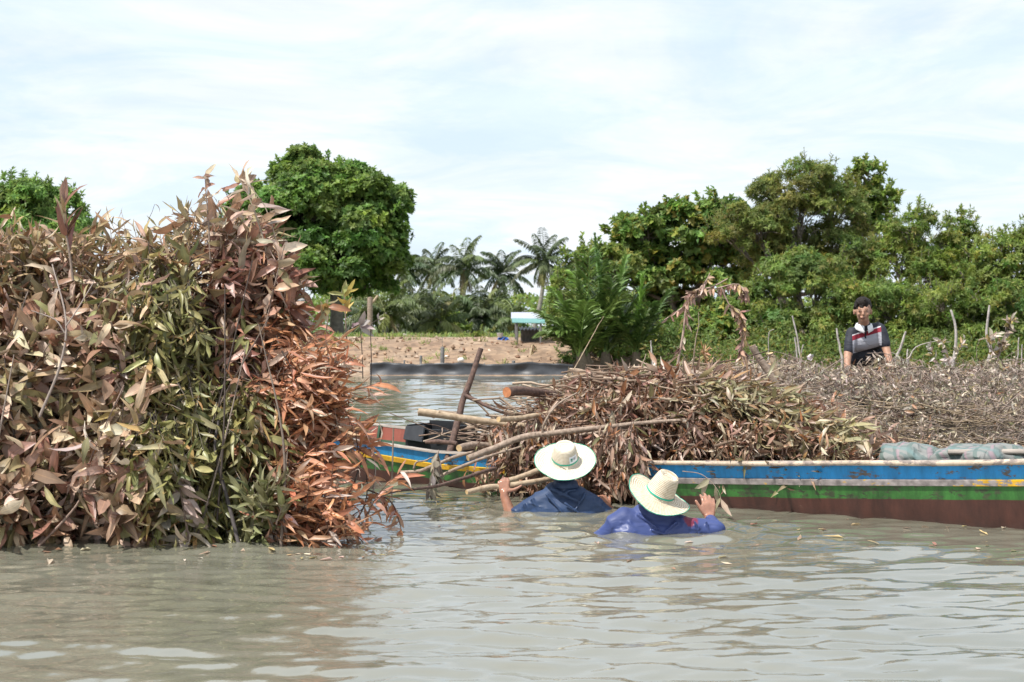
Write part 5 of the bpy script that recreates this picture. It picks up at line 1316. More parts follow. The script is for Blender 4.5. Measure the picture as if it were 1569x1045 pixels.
mb = MB(); mb.tube([P(567, 466, 50), P(573, 461, 50), P(579, 453, 50)], [.05, .045, .04], 7, 0); mb.build('brace', BARK_PALE, pl)
rb = thing('small_skiff', P(634, 518, 48), 'small pale skiff pulled up on the bank top below the palms', 'boat')
mb = MB(); rows = []
xa, xb = P(618, 500, 48)[0], P(648, 500, 48)[0]
for u in np.linspace(0, 1, 14):
    w = .16 * math.sin(math.pi * min(max(u, .04), .96)) ** .6; x = xa + (xb - xa) * u; zt = .92 + .06 * (2 * u - 1) ** 2
    rows.append([[x, 48 - w, zt], [x, 48 - w * .7, zt - .07], [x, 48, zt - .1], [x, 48 + w * .7, zt - .07], [x, 48 + w, zt], [x, 48 + w * .85, zt], [x, 48, zt - .07], [x, 48 - w * .85, zt], [x, 48 - w, zt]])
grid(rows, 0); mb.build('hull', STONE, rb)
mb = MB(); c = P(632, 512, 48); mb.box(c + [-.03, -.12, -.12], c + [.03, .12, -.09]); mb.build('thwart', POST, rb, smooth=False)
# dry fallen frond over the bank below the shelter
branch_thing('dry_frond', 'dry straw-coloured palm frond drooping down the bank below the shelter', Q([(822, 536, 40.5), (816, 528, 40.4), (814, 540, 40.2), (809, 562, 40.0)]), .02, .008,
             [(0, .5, 20, .2), (0, .85, 24, .1)], [(2, (.46, .35, .20)), (1, (.36, .27, .16))], (.25, .55), (.02, .05), barkc=(.45, .36, .22), seed=77, cat='frond', sweep=(.1, -.1, -1, .7))
# weeds on the bank
rng = np.random.default_rng(90); bag = Leaves()
for k in range(75):
    x = rng.uniform(-9, 1.5); y = rng.choice([rng.uniform(38.3, 43), rng.uniform(43, 47)])
    z = float(ground_z(np.array(x), np.array(y)))
    for j in range(14):
        bag.add([x + rng.normal(0, .06), y + rng.normal(0, .06), z], [rng.normal(0, .6), rng.normal(0, .6), 1], [rng.normal(), -1, .3], rng.uniform(.06, .2), rng.uniform(.015, .03), -.8, 0, 0, pick(rng, LIGHT + [(2, (.3, .26, .12))]))
for k in range(2600):   # grass along the bank top
    x = rng.uniform(-11, 4); y = rng.uniform(46.5, 53); z = .86
    bag.add([x, y, z], [rng.normal(0, .6), rng.normal(0, .6), 1], [rng.normal(), -1, .3], rng.uniform(.08, .22), rng.uniform(.02, .04), -.8, 0, 0, pick(rng, LIGHT + [(1, (.3, .26, .12))]))
mb = MB(); bag.flush(mb, 2)
bag = Leaves()
for k in range(15000):   # rank growth along the wooded bank; tree shade put into its darkened leaf colours
    x = rng.uniform(3.2, 15.5); y = rng.uniform(37.6, 40.4); h = rng.random() ** 1.5 * (.75 + .35 * mnoise.noise(Vector((x * .8, 0, 3))))
    bag.add([x, y, max(.02, float(ground_z(np.array(x), np.array(y)))) + h], rng.normal(0, 1, 3) + [0, 0, .3], rng.normal(0, .5, 3) + [0, -.4, .8], rng.uniform(.08, .17), rng.uniform(.03, .06), -.4, 0, 0, pick(rng, MIDG if k % 4 == 0 else DARK) * .75)
kites(bag, mb); tag(mb.build('grass', GREEN), 'weeds and grass tufts on the bank', 'grass', kind='stuff')
print('trees', TREES)
# ------------------------------------------------------------------ people
def prim(mb, a, b_, r0, r1, flat=None):
    """tapered capsule a->b (optionally flattened along the axis vector 'flat' = (dir, factor))"""
    a = np.asarray(a, float); b_ = np.asarray(b_, float)
    L = np.linalg.norm(b_ - a); d = (b_ - a) / L if L > 1e-6 else np.array([0, 0, 1.0])
    th = np.linspace(-math.pi / 2 + .08, 0, 6); th2 = np.linspace(0, math.pi / 2 - .08, 6)
    ts = np.concatenate([a[None] + d * (r0 * np.sin(th))[:, None], b_[None] + d * (r1 * np.sin(th2))[:, None]])
    rr = np.concatenate([r0 * np.cos(th), r1 * np.cos(th2)])
    if L < 1e-6:
        ts[6:] += d * 1e-4
    m0 = MB(); m0.tube(ts, rr, 18, 0)
    V = np.concatenate(m0.v)
    if flat is not None:
        ax = unit(flat[0]); c = (a + b_) / 2
        h = (V - c) @ ax; V = V - np.outer(h * (1 - flat[1]), ax)
    n0 = 0
    for v, (f, m) in zip(m0.v, m0.f):
        k = len(v); mb.add(V[n0:n0 + k], f - n0, 0); n0 += k

def melt(mb, voxel, smooth=6, factor=.5):
    """fuse the overlapping forms of an MB into one continuous skin"""
    tmp = mb.build('melt_source', [SKIN])
    md = tmp.modifiers.new('r', 'REMESH'); md.mode = 'VOXEL'; md.voxel_size = voxel; md.use_smooth_shade = True
    sm = tmp.modifiers.new('s', 'SMOOTH'); sm.iterations = smooth; sm.factor = factor
    dg = bpy.context.evaluated_depsgraph_get()
    me = bpy.data.meshes.new_from_object(tmp.evaluated_get(dg))
    old = tmp.data; bpy.data.objects.remove(tmp); bpy.data.meshes.remove(old)
    k = len(me.vertices); V = np.zeros(k * 3, np.float32); me.vertices.foreach_get('co', V)
    return me, V.reshape(-1, 3).astype(float)

def put(me, V, name, mats, parent=None, base=None):
    off = np.array(parent['_base']) if parent is not None else np.array(base)
    me.vertices.foreach_set('co', (V - off).astype(np.float32).ravel()); me.update()
    me.name = name; me.materials.clear()
    for m in mats: me.materials.append(m)
    me.polygons.foreach_set('use_smooth', np.ones(len(me.polygons), bool))
    o = link(name, me, parent)
    if parent is None:
        o.location = tuple(base); o['_base'] = [float(x) for x in base]; BASES.append(o)
    return o

def mat_skin(name, c, rough=.42):
    m, t, b, out = mat_new(name)
    co = N(t, 'ShaderNodeTexCoord')
    nz = N(t, 'ShaderNodeTexNoise', {'Vector': co.outputs['Object'], 'Scale': 28.0, 'Detail': 5.0})
    r = ramp_node(t, nz.outputs[0], [(.3, tuple(x * .82 for x in c)), (.7, tuple(x * 1.15 for x in c))])
    t.links.new(r.outputs[0], b.inputs['Base Color']); b.inputs['Roughness'].default_value = rough
    b.inputs['Subsurface Weight'].default_value = .12; b.inputs['Subsurface Radius'].default_value = (.012, .005, .003)
    bump(t, b, nz.outputs[0], .15, .003)
    return m
SKIN = mat_skin('tanned_skin', (.37, .205, .135), .6)
SKINW = mat_skin('wet_tanned_skin', (.36, .18, .12), .22)

def mat_cloth(name, c, rough=.55, wet=0.0, fold=18):
    m, t, b, out = mat_new(name)
    co = N(t, 'ShaderNodeTexCoord')
    mp = N(t, 'ShaderNodeMapping', {'Vector': co.outputs['Object'], 'Rotation': (0, .5, .3), 'Scale': (1, 1, 2.2)})
    nz = N(t, 'ShaderNodeTexNoise', {'Vector': mp.outputs[0], 'Scale': fold * .35, 'Detail': 4.0, 'Distortion': .8})
    r = ramp_node(t, nz.outputs[0], [(.3, tuple(x * .8 for x in c)), (.7, tuple(x * 1.15 for x in c))])
    t.links.new(r.outputs[0], b.inputs['Base Color']); b.inputs['Roughness'].default_value = rough
    b.inputs['Specular IOR Level'].default_value = .4 + wet
    nz2 = N(t, 'ShaderNodeTexNoise', {'Vector': mp.outputs[0], 'Scale': fold * .75, 'Detail': 2.0, 'Distortion': 1.6}, noise_type='RIDGED_MULTIFRACTAL')
    bump(t, b, nz2.outputs[0], .55, .016)
    sz_ = N(t, 'ShaderNodeSeparateXYZ', {0: co.outputs['Object']})
    wl = N(t, 'ShaderNodeMath', {0: nz.outputs[0], 1: .12, 2: sz_.outputs[2]}, operation='MULTIPLY_ADD')
    wm = N(t, 'ShaderNodeMapRange', {'Value': wl.outputs[0], 'From Min': .06, 'From Max': .15, 'To Min': rough * (.45 if wet else 1), 'To Max': rough})
    t.links.new(wm.outputs[0], b.inputs['Roughness'])
    return m, t, b, co, r

def hand(mb, w, f, n, s, curl=(.4, .6, .4), thumb=(.8, .6, 0.0), k=1.0, spread=.05):
    """palm, four unequal jointed fingers and a thumb; w wrist, f finger direction, n back of hand, s thumb side"""
    f = unit(f); n = unit(np.asarray(n, float) - f * np.dot(n, f)); s = unit(np.asarray(s, float) - f * np.dot(s, f) - n * np.dot(s, n))
    w = np.asarray(w, float)
    for i, (off, ln, r) in enumerate(((.031, 1.0, .0098), (.010, 1.1, .0102), (-.011, 1.03, .0098), (-.030, .82, .0086))):
        kn = w + (f * (.088 - .006 * abs(i - 1)) + s * off + n * .004) * k
        prim(mb, w + (f * .012 + s * off * .55) * k, kn, .015 * k, .0125 * k)
        d = unit(f + s * spread * (1.2 - i)); p = kn
        for j, (pl, c) in enumerate(zip((.044, .028, .022), curl)):
            c = c * (1 + .12 * (i - 1.5) * .5)
            d = unit(d * math.cos(c) - n * math.sin(c)); q = p + d * pl * ln * k
            prim(mb, p, q, r * k * (1 - .06 * j), r * k * (.94 - .08 * j)); p = q
    prim(mb, w + f * .02 * k, w + f * .075 * k, .026 * k, .028 * k, (n, .55))
    a = w + (f * .018 + s * .020) * k
    d = unit(s * thumb[0] + f * thumb[1] + n * thumb[2]); b_ = a + d * .044 * k
    prim(mb, a, b_, .016 * k, .0125 * k); d2 = unit(d + f * .25); c = b_ + d2 * .033 * k
    prim(mb, b_, c, .0118 * k, .0105 * k); d3 = unit(d2 + f * .2); prim(mb, c, c + d3 * .024 * k, .0105 * k, .0085 * k)

STRAW1 = STRAW2 = None
def mat_straw(name, c1, c2):
    m, t, b, out = mat_new(name)
    co = N(t, 'ShaderNodeTexCoord')
    sp = N(t, 'ShaderNodeSeparateXYZ', {0: co.outputs['Object']})
    x2 = N(t, 'ShaderNodeMath', {0: sp.outputs[0], 1: sp.outputs[0]}, operation='MULTIPLY')
    r2 = N(t, 'ShaderNodeMath', {0: sp.outputs[1], 1: sp.outputs[1], 2: x2.outputs[0]}, operation='MULTIPLY_ADD')
    r1 = N(t, 'ShaderNodeMath', {0: r2.outputs[0]}, operation='SQRT')
    rz = N(t, 'ShaderNodeMath', {0: r1.outputs[0], 1: sp.outputs[2]}, operation='SUBTRACT')
    nz = N(t, 'ShaderNodeTexNoise', {'Vector': co.outputs['Object'], 'Scale': 30.0, 'Detail': 5.0})
    ph = N(t, 'ShaderNodeMath', {0: rz.outputs[0], 1: 560.0, 2: nz.outputs[0]}, operation='MULTIPLY_ADD')
    sn = N(t, 'ShaderNodeMath', {0: ph.outputs[0]}, operation='SINE')
    an = N(t, 'ShaderNodeMath', {0: sp.outputs[1], 1: sp.outputs[0]}, operation='ARCTAN2')
    a2 = N(t, 'ShaderNodeMath', {0: an.outputs[0], 1: 60.0}, operation='MULTIPLY'); s2 = N(t, 'ShaderNodeMath', {0: a2.outputs[0]}, operation='SINE')
    h = N(t, 'ShaderNodeMath', {0: s2.outputs[0], 1: .35, 2: sn.outputs[0]}, operation='MULTIPLY_ADD')
    mr = N(t, 'ShaderNodeMapRange', {'Value': h.outputs[0], 'From Min': -1.3, 'From Max': 1.0})
    n5 = N(t, 'ShaderNodeTexNoise', {'Vector': co.outputs['Object'], 'Scale': 55.0, 'Detail': 6.0})
    m5 = N(t, 'ShaderNodeMath', {0: mr.outputs[0], 1: n5.outputs[0]}, operation='MULTIPLY')
    r = ramp_node(t, m5.outputs[0], [(.08, c1), (.42, c2)])
    t.links.new(r.outputs[0], b.inputs['Base Color']); b.inputs['Roughness'].default_value = .6
    bump(t, b, h.outputs[0], .35, .004)
    return m
GREENBAND = mat_plain('green_ribbon', (.02, .36, .25), .5, .4, .15, 60)

def hat(parent, c, rot, straw, rb, crown, brim, edge_r=.0022, band_z=(.028, .038), label=False):
    """lathed straw hat; crown = [(r, z)...] from the top down, brim(r01, angle) -> (radius, z)"""
    nu = 72; an = np.arange(nu) * 2 * np.pi / nu
    rows = []
    for (r_, z_) in crown:
        rows.append(np.stack([r_ * np.cos(an), r_ * 1.12 * np.sin(an), np.full(nu, z_)], -1))
    for u in np.linspace(0.06, 1, 14):
        rz = [brim(u, a) for a in an]
        rows.append(np.array([[r_ * math.cos(a), r_ * math.sin(a) * (1.12 - .08 * u), z_] for (r_, z_), a in zip(rz, an)]))
    top = np.array(rows); k = len(rows)
    for i_ in range(k):
        for j_ in range(nu):
            v_ = Vector(top[i_, j_]); w_ = min(1, v_.xy.length / .2)
            top[i_, j_, 2] += (.010 * mnoise.noise(v_ * 9 + Vector((float(c[0]) * 7, 0, 0))) + .003 * mnoise.noise(v_ * 40)) * w_
    inner = top.copy(); inner[:, :, 2] -= .004; inner[:len(crown), :, :2] *= .965
    def g(A, flip, mbx):
        i = np.arange(k - 1)[:, None] * nu; j = np.arange(nu)[None]; j2 = (j + 1) % nu
        f = np.stack([i + j, i + nu + j, i + nu + j2, i + j2], -1).reshape(-1, 4)
        mbx.add(A.reshape(-1, 3), f[:, ::-1] if flip else f, 0)
    mb = MB(); g(top, False, mb); g(inner, True, mb)
    h = mb.build('straw_hat', straw); h.parent = parent
    M = Matrix.Translation(Vector(np.asarray(c) - np.array(parent['_base']))) @ rot
    h.matrix_local = M
    mb = MB(); e = top[-1]; mb.tube(np.vstack([e, e[:2]]), edge_r, 6, 0, caps=False); mb.build('brim_edging', GREENBAND).parent = h
    mb = MB(); ro = []
    for z_ in (band_z[0], (band_z[0] + band_z[1]) / 2, band_z[1]):
        rr = np.interp(z_, [p[1] for p in crown[::-1]], [p[0] for p in crown[::-1]]) + .0025
        ro.append(np.stack([rr * np.cos(an), rr * 1.12 * np.sin(an), np.full(nu, z_)], -1))
    A = np.array(ro); i = np.arange(2)[:, None] * nu; j = np.arange(nu)[None]; j2 = (j + 1) % nu
    mb.add(A.reshape(-1, 3), np.stack([i + j, i + j2, i + nu + j2, i + nu + j], -1).reshape(-1, 4), 0)
    mb.build('hat_band', GREENBAND).parent = h
    return h

def surf_patch(crown, a0, a1, z0, z1, off, nu=14, nv=6):
    rows = []
    for z_ in np.linspace(z0, z1, nv):
        rr = np.interp(z_, [p[1] for p in crown[::-1]], [p[0] for p in crown[::-1]]) + off
        rows.append([[rr * math.cos(a), rr * 1.12 * math.sin(a), z_] for a in np.linspace(a0, a1, nu)])
    return rows

# ---- swimmer in the dark blue shirt
Y1 = 10.0
def p1(px, py, dy=0): return P(px, py, Y1 + dy)
mb = MB()
nb = p1(866, 748)
prim(mb, p1(866, 752), p1(866, 722), .058, .056)
prim(mb, p1(866, 712, .0), p1(866, 704, .03), .076, .080)           # skull
prim(mb, p1(866, 716, .06), p1(866, 722, .07), .060, .050)            # jaw
prim(mb, p1(866, 712, .13), p1(866, 715, .125), .014, .016)           # nose
for sx_ in (-1, 1):
    prim(mb, p1(866 + sx_ * 19, 713, .02), p1(866 + sx_ * 18.6, 719, .02), .015, .012, ((1, .3, 0), .5))
prim(mb, p1(840, 788, .02), p1(892, 788, .02), .115, .115, ((0, 1, 0), .85))
prim(mb, p1(846, 860), p1(886, 860), .10, .10)
prim(mb, p1(830, 772), p1(902, 772), .065, .065)
prim(mb, p1(848, 757), p1(884, 757), .055, .055)
# left arm: shoulder, elbow under water, forearm up out of the water
prim(mb, p1(822, 772), p1(784, 793, .02), .056, .042)
prim(mb, p1(784, 793, .02), p1(773, 761, .05), .040, .029)
prim(mb, p1(773, 761, .05), p1(773, 755, .055), .029, .026)
hand(mb, p1(773, 757, .055), (-.08, .35, .93), (0, -.9, .45), (1, 0, -.15), (1.0, 1.2, .7), (.95, .1, .1))
# right arm
prim(mb, p1(910, 774), p1(943, 800, .06), .056, .042)
prim(mb, p1(943, 800, .06), p1(933, 779, .28), .040, .028)
hand(mb, p1(932, 778, .29), (-.5, .35, .8), (.7, -.6, .4), (-.3, .5, .3), (1.1, 1.3, .8))
me, V = melt(mb, .0055, 5)
person1 = put(me, V, 'person', [SKINW], base=p1(866, 783))
tag(person1, 'person in a dark blue shirt and white brimmed straw hat, chest-deep and gripping a branch', 'person')
def folds(V, c, amp, f, seed, axis=(0.6, 0.2, 1)):
    out = np.empty_like(V); ax = np.array(axis)
    for i, v in enumerate(V):
        d = v - c
        k = mnoise.noise(Vector(d * f + seed)) + .6 * mnoise.noise(Vector((d * ax) * f * 2.1 + seed))
        r_ = 1 - abs(mnoise.noise(Vector((d[0] * f * .7 + d[2] * f * .9 + seed, d[1] * f * .5, d[2] * f * .35))))
        out[i] = v + unit(d) * amp * (k * .7 + max(0, r_ - .72) * 3.6)
    return out
mb = MB()
prim(mb, p1(838, 788, .01), p1(894, 788, .01), .128, .128, ((0, 1, 0), .88))
prim(mb, p1(842, 870), p1(890, 870), .125, .125)
prim(mb, p1(828, 773), p1(904, 773), .077, .077)
prim(mb, p1(846, 758), p1(886, 758), .064, .064)
prim(mb, p1(866, 754), p1(866, 739), .072, .066)
prim(mb, p1(838, 766), p1(820, 775), .072, .068); prim(mb, p1(820, 775), p1(797, 789, .015), .064, .058)
prim(mb, p1(894, 766), p1(912, 776), .072, .068); prim(mb, p1(912, 776), p1(935, 794, .04), .064, .058)
for a, c, r0, r1 in (((846, 750, -.075), (884, 768, -.098), .012, .007), ((838, 758, -.085), (862, 786, -.112), .011, .006), ((896, 756, -.075), (880, 784, -.112), .010, .007), ((880, 752, -.07), (856, 760, -.09), .009, .006),
                     ((818, 766, -.062), (830, 788, -.085), .011, .007), ((806, 774, -.055), (816, 792, -.055), .010, .006), ((908, 768, -.06), (896, 790, -.10), .011, .007), ((922, 778, -.045), (912, 793, -.06), .010, .006), ((855, 744, -.062), (878, 744, -.062), .009, .009), ((866, 772, -.108), (890, 788, -.115), .009, .005)):
    prim(mb, p1(*a), p1(*c), r0, r1)
me, V = melt(mb, .005, 7)
V = folds(V, p1(866, 790), .015, 5.2, 3.0)
m, t, b, co, r = mat_cloth('dark_blue_wet_cloth', (.030, .056, .125), .6, -.05, 9)
put(me, V, 'shirt', [m], person1)
# folded collar
mb = MB(); rows = []
for a in np.linspace(math.radians(-235), math.radians(55), 30):
    cx, cy = math.cos(a), math.sin(a)
    rows.append([p1(866, 737) + np.array([cx * .066, cy * .066 + .0, .004]), p1(866, 737) + np.array([cx * .074, cy * .074, .004]), p1(866, 744) + np.array([cx * .092, cy * .088, -.006]), p1(866, 744) + np.array([cx * .086, cy * .082, -.012])])
grid(rows, 0); mb.build('collar', m, person1)
mb = MB(); 
prim(mb, p1(866, 712, -.008), p1(866, 705, .02), .080, .084)
me, V = melt(mb, .009, 3)
HAIR = mat_plain('black_hair', (.014, .010, .008), .7, .25, .4, 60, .5)
put(me, V, 'hair', [HAIR], person1)
STRAW1 = mat_straw('pale_straw', (.46, .36, .24), (.76, .70, .58))
STRAW2 = mat_straw('cream_straw', (.42, .31, .19), (.74, .66, .52))
crown1 = [(.0005, .112), (.02, .111), (.034, .113), (.046, .120), (.056, .121), (.064, .116), (.071, .100), (.078, .070), (.086, .035), (.092, .0)]
def brim1(u, a): return (.092 + .108 * u, .002 - .012 * u + .016 * u * u + .012 * u * math.cos(2 * a) * .6)
hat1 = hat(person1, p1(866, 706, 0), Matrix.Rotation(R(31), 4, 'X') @ Matrix.Rotation(R(-2), 4, 'Y'), STRAW1, 0, crown1, brim1)
mb = MB(); grid(surf_patch(crown1, R(-72), R(-28), .040, .084, .003), 0); lab = mb.build('label_patch', mat_plain('white_label', (.78, .78, .80), .5)); lab.parent = hat1
mb = MB(); grid(surf_patch(crown1, R(-66), R(-56), .060, .072, .0042, 8, 3), 0); grid(surf_patch(crown1, R(-67), R(-55), .053, .057, .0042, 8, 2), 0); mb.build('green_emblem', mat_plain('emblem_green', (.02, .22, .16), .5)).parent = hat1
mb = MB()
rr_ = lambda z_: np.interp(z_, [p[1] for p in crown1[::-1]], [p[0] for p in crown1[::-1]]) + .0045
def on(a, z_): return np.array([rr_(z_) * math.cos(a), rr_(z_) * 1.12 * math.sin(a), z_])
mb.tube([on(R(-48) + R(3.6) * math.cos(q), .064 + .007 * math.sin(q)) for q in np.linspace(0, 6.28, 16)], .0012, 4, 0)
mb.tube([on(R(-41.5), .057), on(R(-41.5), .071), on(R(-36), .071)], .0012, 4, 0); mb.tube([on(R(-41.5), .0645), on(R(-37.5), .0645)], .0012, 4, 0)
mb.build('grey_lettering', mat_plain('ink_grey', (.16, .16, .19), .5)).parent = hat1

# ---- swimmer in the violet-blue shirt
Y2 = 8.93
def p2(px, py, dy=0): return P(px, py, Y2 + dy)
mb = MB()
prim(mb, p2(1003, 785), p2(1010, 764, .02), .056, .056)
prim(mb, p2(1010, 760, .0), p2(1014, 752, .03), .074, .078)
prim(mb, p2(1014, 762, .07), p2(1015, 768, .08), .058, .048)
prim(mb, p2(1018, 757, .15), p2(1018, 761, .145), .014, .016)
for sx_ in (-1, 1):
    prim(mb, p2(1012 + sx_ * 20, 760 + sx_ * 5, .02), p2(1011 + sx_ * 20, 767 + sx_ * 5, .02), .015, .012, ((1, .3, 0), .5))
prim(mb, p2(970, 822), p2(1035, 826), .115, .115, ((0, 1, 0), .85)); prim(mb, p2(985, 900), p2(1025, 900), .10, .10)
prim(mb, p2(966, 799), p2(1040, 808), .065, .065)
prim(mb, p2(955, 796), p2(925, 822, .02), .055, .042); prim(mb, p2(925, 822, .02), p2(905, 850, .2), .040, .03)
prim(mb, p2(1046, 808), p2(1096, 810, -.02), .054, .044)
prim(mb, p2(1096, 810, -.02), p2(1087, 793, .15), .041, .029)
hand(mb, p2(1087, 794, .15), (-.02, .30, .95), (.05, -1, .25), (-1, -.1, .25), (.45, .8, .5), (.62, .75, .15), 1.02, .07)
me, V = melt(mb, .0055, 5)
person2 = put(me, V, 'person', [SKINW], base=p2(1012, 818))
tag(person2, 'person in a violet-blue long-sleeved shirt and tilted cream straw hat, raising an open hand', 'person')
mb = MB()
prim(mb, p2(968, 822), p2(1037, 828), .125, .125, ((0, 1, 0), .88)); prim(mb, p2(980, 905), p2(1028, 905), .122, .122)
prim(mb, p2(963, 799), p2(1043, 809), .074, .072); prim(mb, p2(985, 789), p2(1022, 793), .058, .056)
prim(mb, p2(1003, 786), p2(1007, 774, .01), .068, .062)
prim(mb, p2(958, 796), p2(945, 803), .068, .062); prim(mb, p2(945, 803), p2(919, 826, .02), .060, .048); prim(mb, p2(919, 826, .02), p2(906, 845, .15), .047, .04)
prim(mb, p2(1046, 809), p2(1096, 811, -.02), .062, .052); prim(mb, p2(1096, 811, -.02), p2(1089, 798, .11), .049, .038)
for a, c, r0, r1 in (((978, 788, -.06), (1006, 808, -.10), .011, .006), ((964, 800, -.072), (982, 822, -.105), .011, .006), ((1036, 800, -.07), (1016, 818, -.105), .011, .006), ((1048, 803, -.06), (1040, 824, -.095), .010, .006), ((950, 802, -.06), (945, 818, -.05), .009, .006),
                     ((1062, 800, -.075), (1070, 818, -.07), .009, .006), ((1082, 800, -.072), (1086, 818, -.066), .008, .006), ((1000, 812, -.106), (1030, 822, -.108), .009, .005), ((1098, 798, -.03), (1104, 806, -.05), .008, .006), ((940, 808, -.05), (934, 822, -.035), .009, .006)):
    prim(mb, p2(*a), p2(*c), r0, r1)
me, V = melt(mb, .005, 7)
V = folds(V, p2(1010, 830), .011, 6.0, 9.0)
c_ = np.array(person2['_base'])
m, t, b, co, r = mat_cloth('violet_blue_wet_cloth', (.046, .068, .195), .58, -.05, 10)
sp = N(t, 'ShaderNodeSeparateXYZ', {0: co.outputs['Object']})
c1_ = r.outputs[0]
# faded red print on the right shoulder
dx_ = N(t, 'ShaderNodeVectorMath', {0: co.outputs['Object'], 1: (.172, -.04, .085)}, operation='DISTANCE')
nzr = N(t, 'ShaderNodeTexNoise', {'Vector': co.outputs['Object'], 'Scale': 45.0})
dn = N(t, 'ShaderNodeMath', {0: nzr.outputs[0], 1: -.03, 2: dx_.outputs['Value']}, operation='MULTIPLY_ADD')
rm = N(t, 'ShaderNodeMapRange', {'Value': dn.outputs[0], 'From Min': .022, 'From Max': .034, 'To Min': 1.0, 'To Max': 0.0})
t.links.new(mixc(t, rm.outputs[0], c1_, (.17, .025, .055)), b.inputs['Base Color'])
put(me, V, 'shirt', [m], person2)
mb = MB(); prim(mb, p2(1010, 760, -.008), p2(1014, 753, .02), .078, .081); me, V = melt(mb, .009, 3); put(me, V, 'hair', [HAIR], person2)
crown2 = [(.0005, .122), (.018, .121), (.034, .124), (.046, .133), (.054, .136), (.061, .132), (.067, .118), (.074, .085), (.082, .045), (.090, .0)]
def brim2(u, a):
    side = abs(math.cos(a)) ** 2.0
    return (.090 + .105 * u * (1 - .05 * side), .001 - .022 * u * (1 - side) + .024 * side * u ** 2 - .012 * u)
hat(person2, p2(1010, 757, 0), Matrix.Rotation(R(26), 4, 'Y') @ Matrix.Rotation(R(20), 4, 'X') @ Matrix.Rotation(R(-16), 4, 'Z'), STRAW2, 0, crown2, brim2, band_z=(.016, .026))

# ---- man standing in the far boat
Y3 = 14.15
def p3(px, py, dy=0): return P(px, py, Y3 + dy)
mb = MB()
# head: skull, face, jaw, nose, ears, brow, lips
prim(mb, p3(1322, 474, .03), p3(1322, 471, .06), .079, .082)
prim(mb, p3(1322, 477, -.01), p3(1322, 484, -.015), .064, .052)
prim(mb, p3(1322, 488, -.025), p3(1322.5, 490, -.03), .040, .031)
prim(mb, p3(1322.4, 477.5, -.080), p3(1322.4, 481.5, -.092), .0075, .0125); prim(mb, p3(1320.6, 482, -.083), p3(1324.2, 482, -.083), .0075, .0075)
prim(mb, p3(1317, 473.6, -.056), p3(1327.5, 473.4, -.056), .0095, .0095)
prim(mb, p3(1319.3, 486.6, -.070), p3(1325.2, 486.4, -.070), .0065, .0065); prim(mb, p3(1320, 488.2, -.068), p3(1324.5, 488.1, -.068), .0060, .0060)
prim(mb, p3(1316, 481.5, -.052), p3(1316, 483, -.05), .017, .015); prim(mb, p3(1328.6, 481.5, -.052), p3(1328.6, 483, -.05), .017, .015)
for sx_ in (-1, 1):
    prim(mb, p3(1322 + sx_ * 13.6, 476, .01), p3(1322 + sx_ * 13.1, 481, .01), .015, .011, ((1, -.4 * sx_, 0), .5))
for sx_ in (-1, 1): prim(mb, p3(1322.4 + sx_ * 5.4, 477.5, -.052), p3(1322.4 + sx_ * 6.5, 478.5, -.048), .016, .015)
for sx_ in (-1, 1): prim(mb, p3(1322.2 + sx_ * 4.6, 476.5, -.050), p3(1322.2 + sx_ * 6.4, 476.8, -.046), .017, .016)
prim(mb, p3(1323, 489, .03), p3(1325, 502, .08), .048, .052)
# trunk leaning toward the water
prim(mb, p3(1310, 511, .10), p3(1344, 504, .10), .058, .058); prim(mb, p3(1313, 522, .12), p3(1342, 518, .12), .090, .090, ((0, 1, 0), .85))
prim(mb, p3(1318, 545, .22), p3(1342, 544, .22), .088, .088, ((0, 1, 0), .9)); prim(mb, p3(1322, 565, .34), p3(1344, 565, .34), .092, .092)
# arms reaching down into the brushwood
prim(mb, p3(1306, 511, .08), p3(1300, 541, .02), .043, .040); prim(mb, p3(1299, 541, .02), p3(1298, 567, -.10), .038, .027)
hand(mb, p3(1298, 567, -.10), (0, -.5, -.85), (-.3, -.8, .4), (1, 0, 0), (.4, .6, .4))
prim(mb, p3(1347, 505, .08), p3(1358, 534, .02), .043, .040); prim(mb, p3(1358, 534, .02), p3(1365, 560, -.10), .038, .027)
hand(mb, p3(1365, 560, -.10), (.1, -.5, -.85), (.3, -.8, .4), (-1, 0, 0), (.4, .6, .4))
# legs down to the boat floor
for sx_ in (-1, 1):
    hp = p3(1333 + sx_ * 12, 572, .36); kn = np.array([hp[0] + sx_ * .04, hp[1] - .02, .46]); ft = np.array([hp[0] + sx_ * .05, hp[1] + .06, .12])
    prim(mb, hp, kn, .085, .058); prim(mb, kn, ft, .055, .038); prim(mb, ft + [0, .02, -.02], ft + [0, -.16, -.035], .036, .028)
me, V = melt(mb, .0058, 3)
foot = np.array([p3(1333, 572)[0], Y3 + .4, .06])
person3 = put(me, V, 'person', [SKIN], base=foot)
tag(person3, 'dark-haired man in a striped polo shirt leaning over the grey brushwood', 'person')
mb = MB()
prim(mb, p3(1310, 512, .10), p3(1345, 505, .10), .066, .066); prim(mb, p3(1314, 523, .12), p3(1342, 519, .12), .096, .096, ((0, 1, 0), .9))
prim(mb, p3(1317, 546, .21), p3(1343, 545, .21), .102, .102, ((0, 1, 0), .95)); prim(mb, p3(1320, 566, .33), p3(1346, 566, .33), .104, .104)
prim(mb, p3(1324, 504, .085), p3(1324, 499, .07), .072, .060)
prim(mb, p3(1306, 511, .08), p3(1301, 537, .03), .057, .050); prim(mb, p3(1348, 505, .08), p3(1356, 527, .03), .057, .050)
me, V = melt(mb, .008, 6)
V = folds(V, p3(1330, 535, .15), .006, 7.0, 21.0)
m, t, b, co, r = mat_cloth('polo_cloth', (.020, .022, .032), .7, 0, 14)
sp = N(t, 'ShaderNodeSeparateXYZ', {0: co.outputs['Object']})
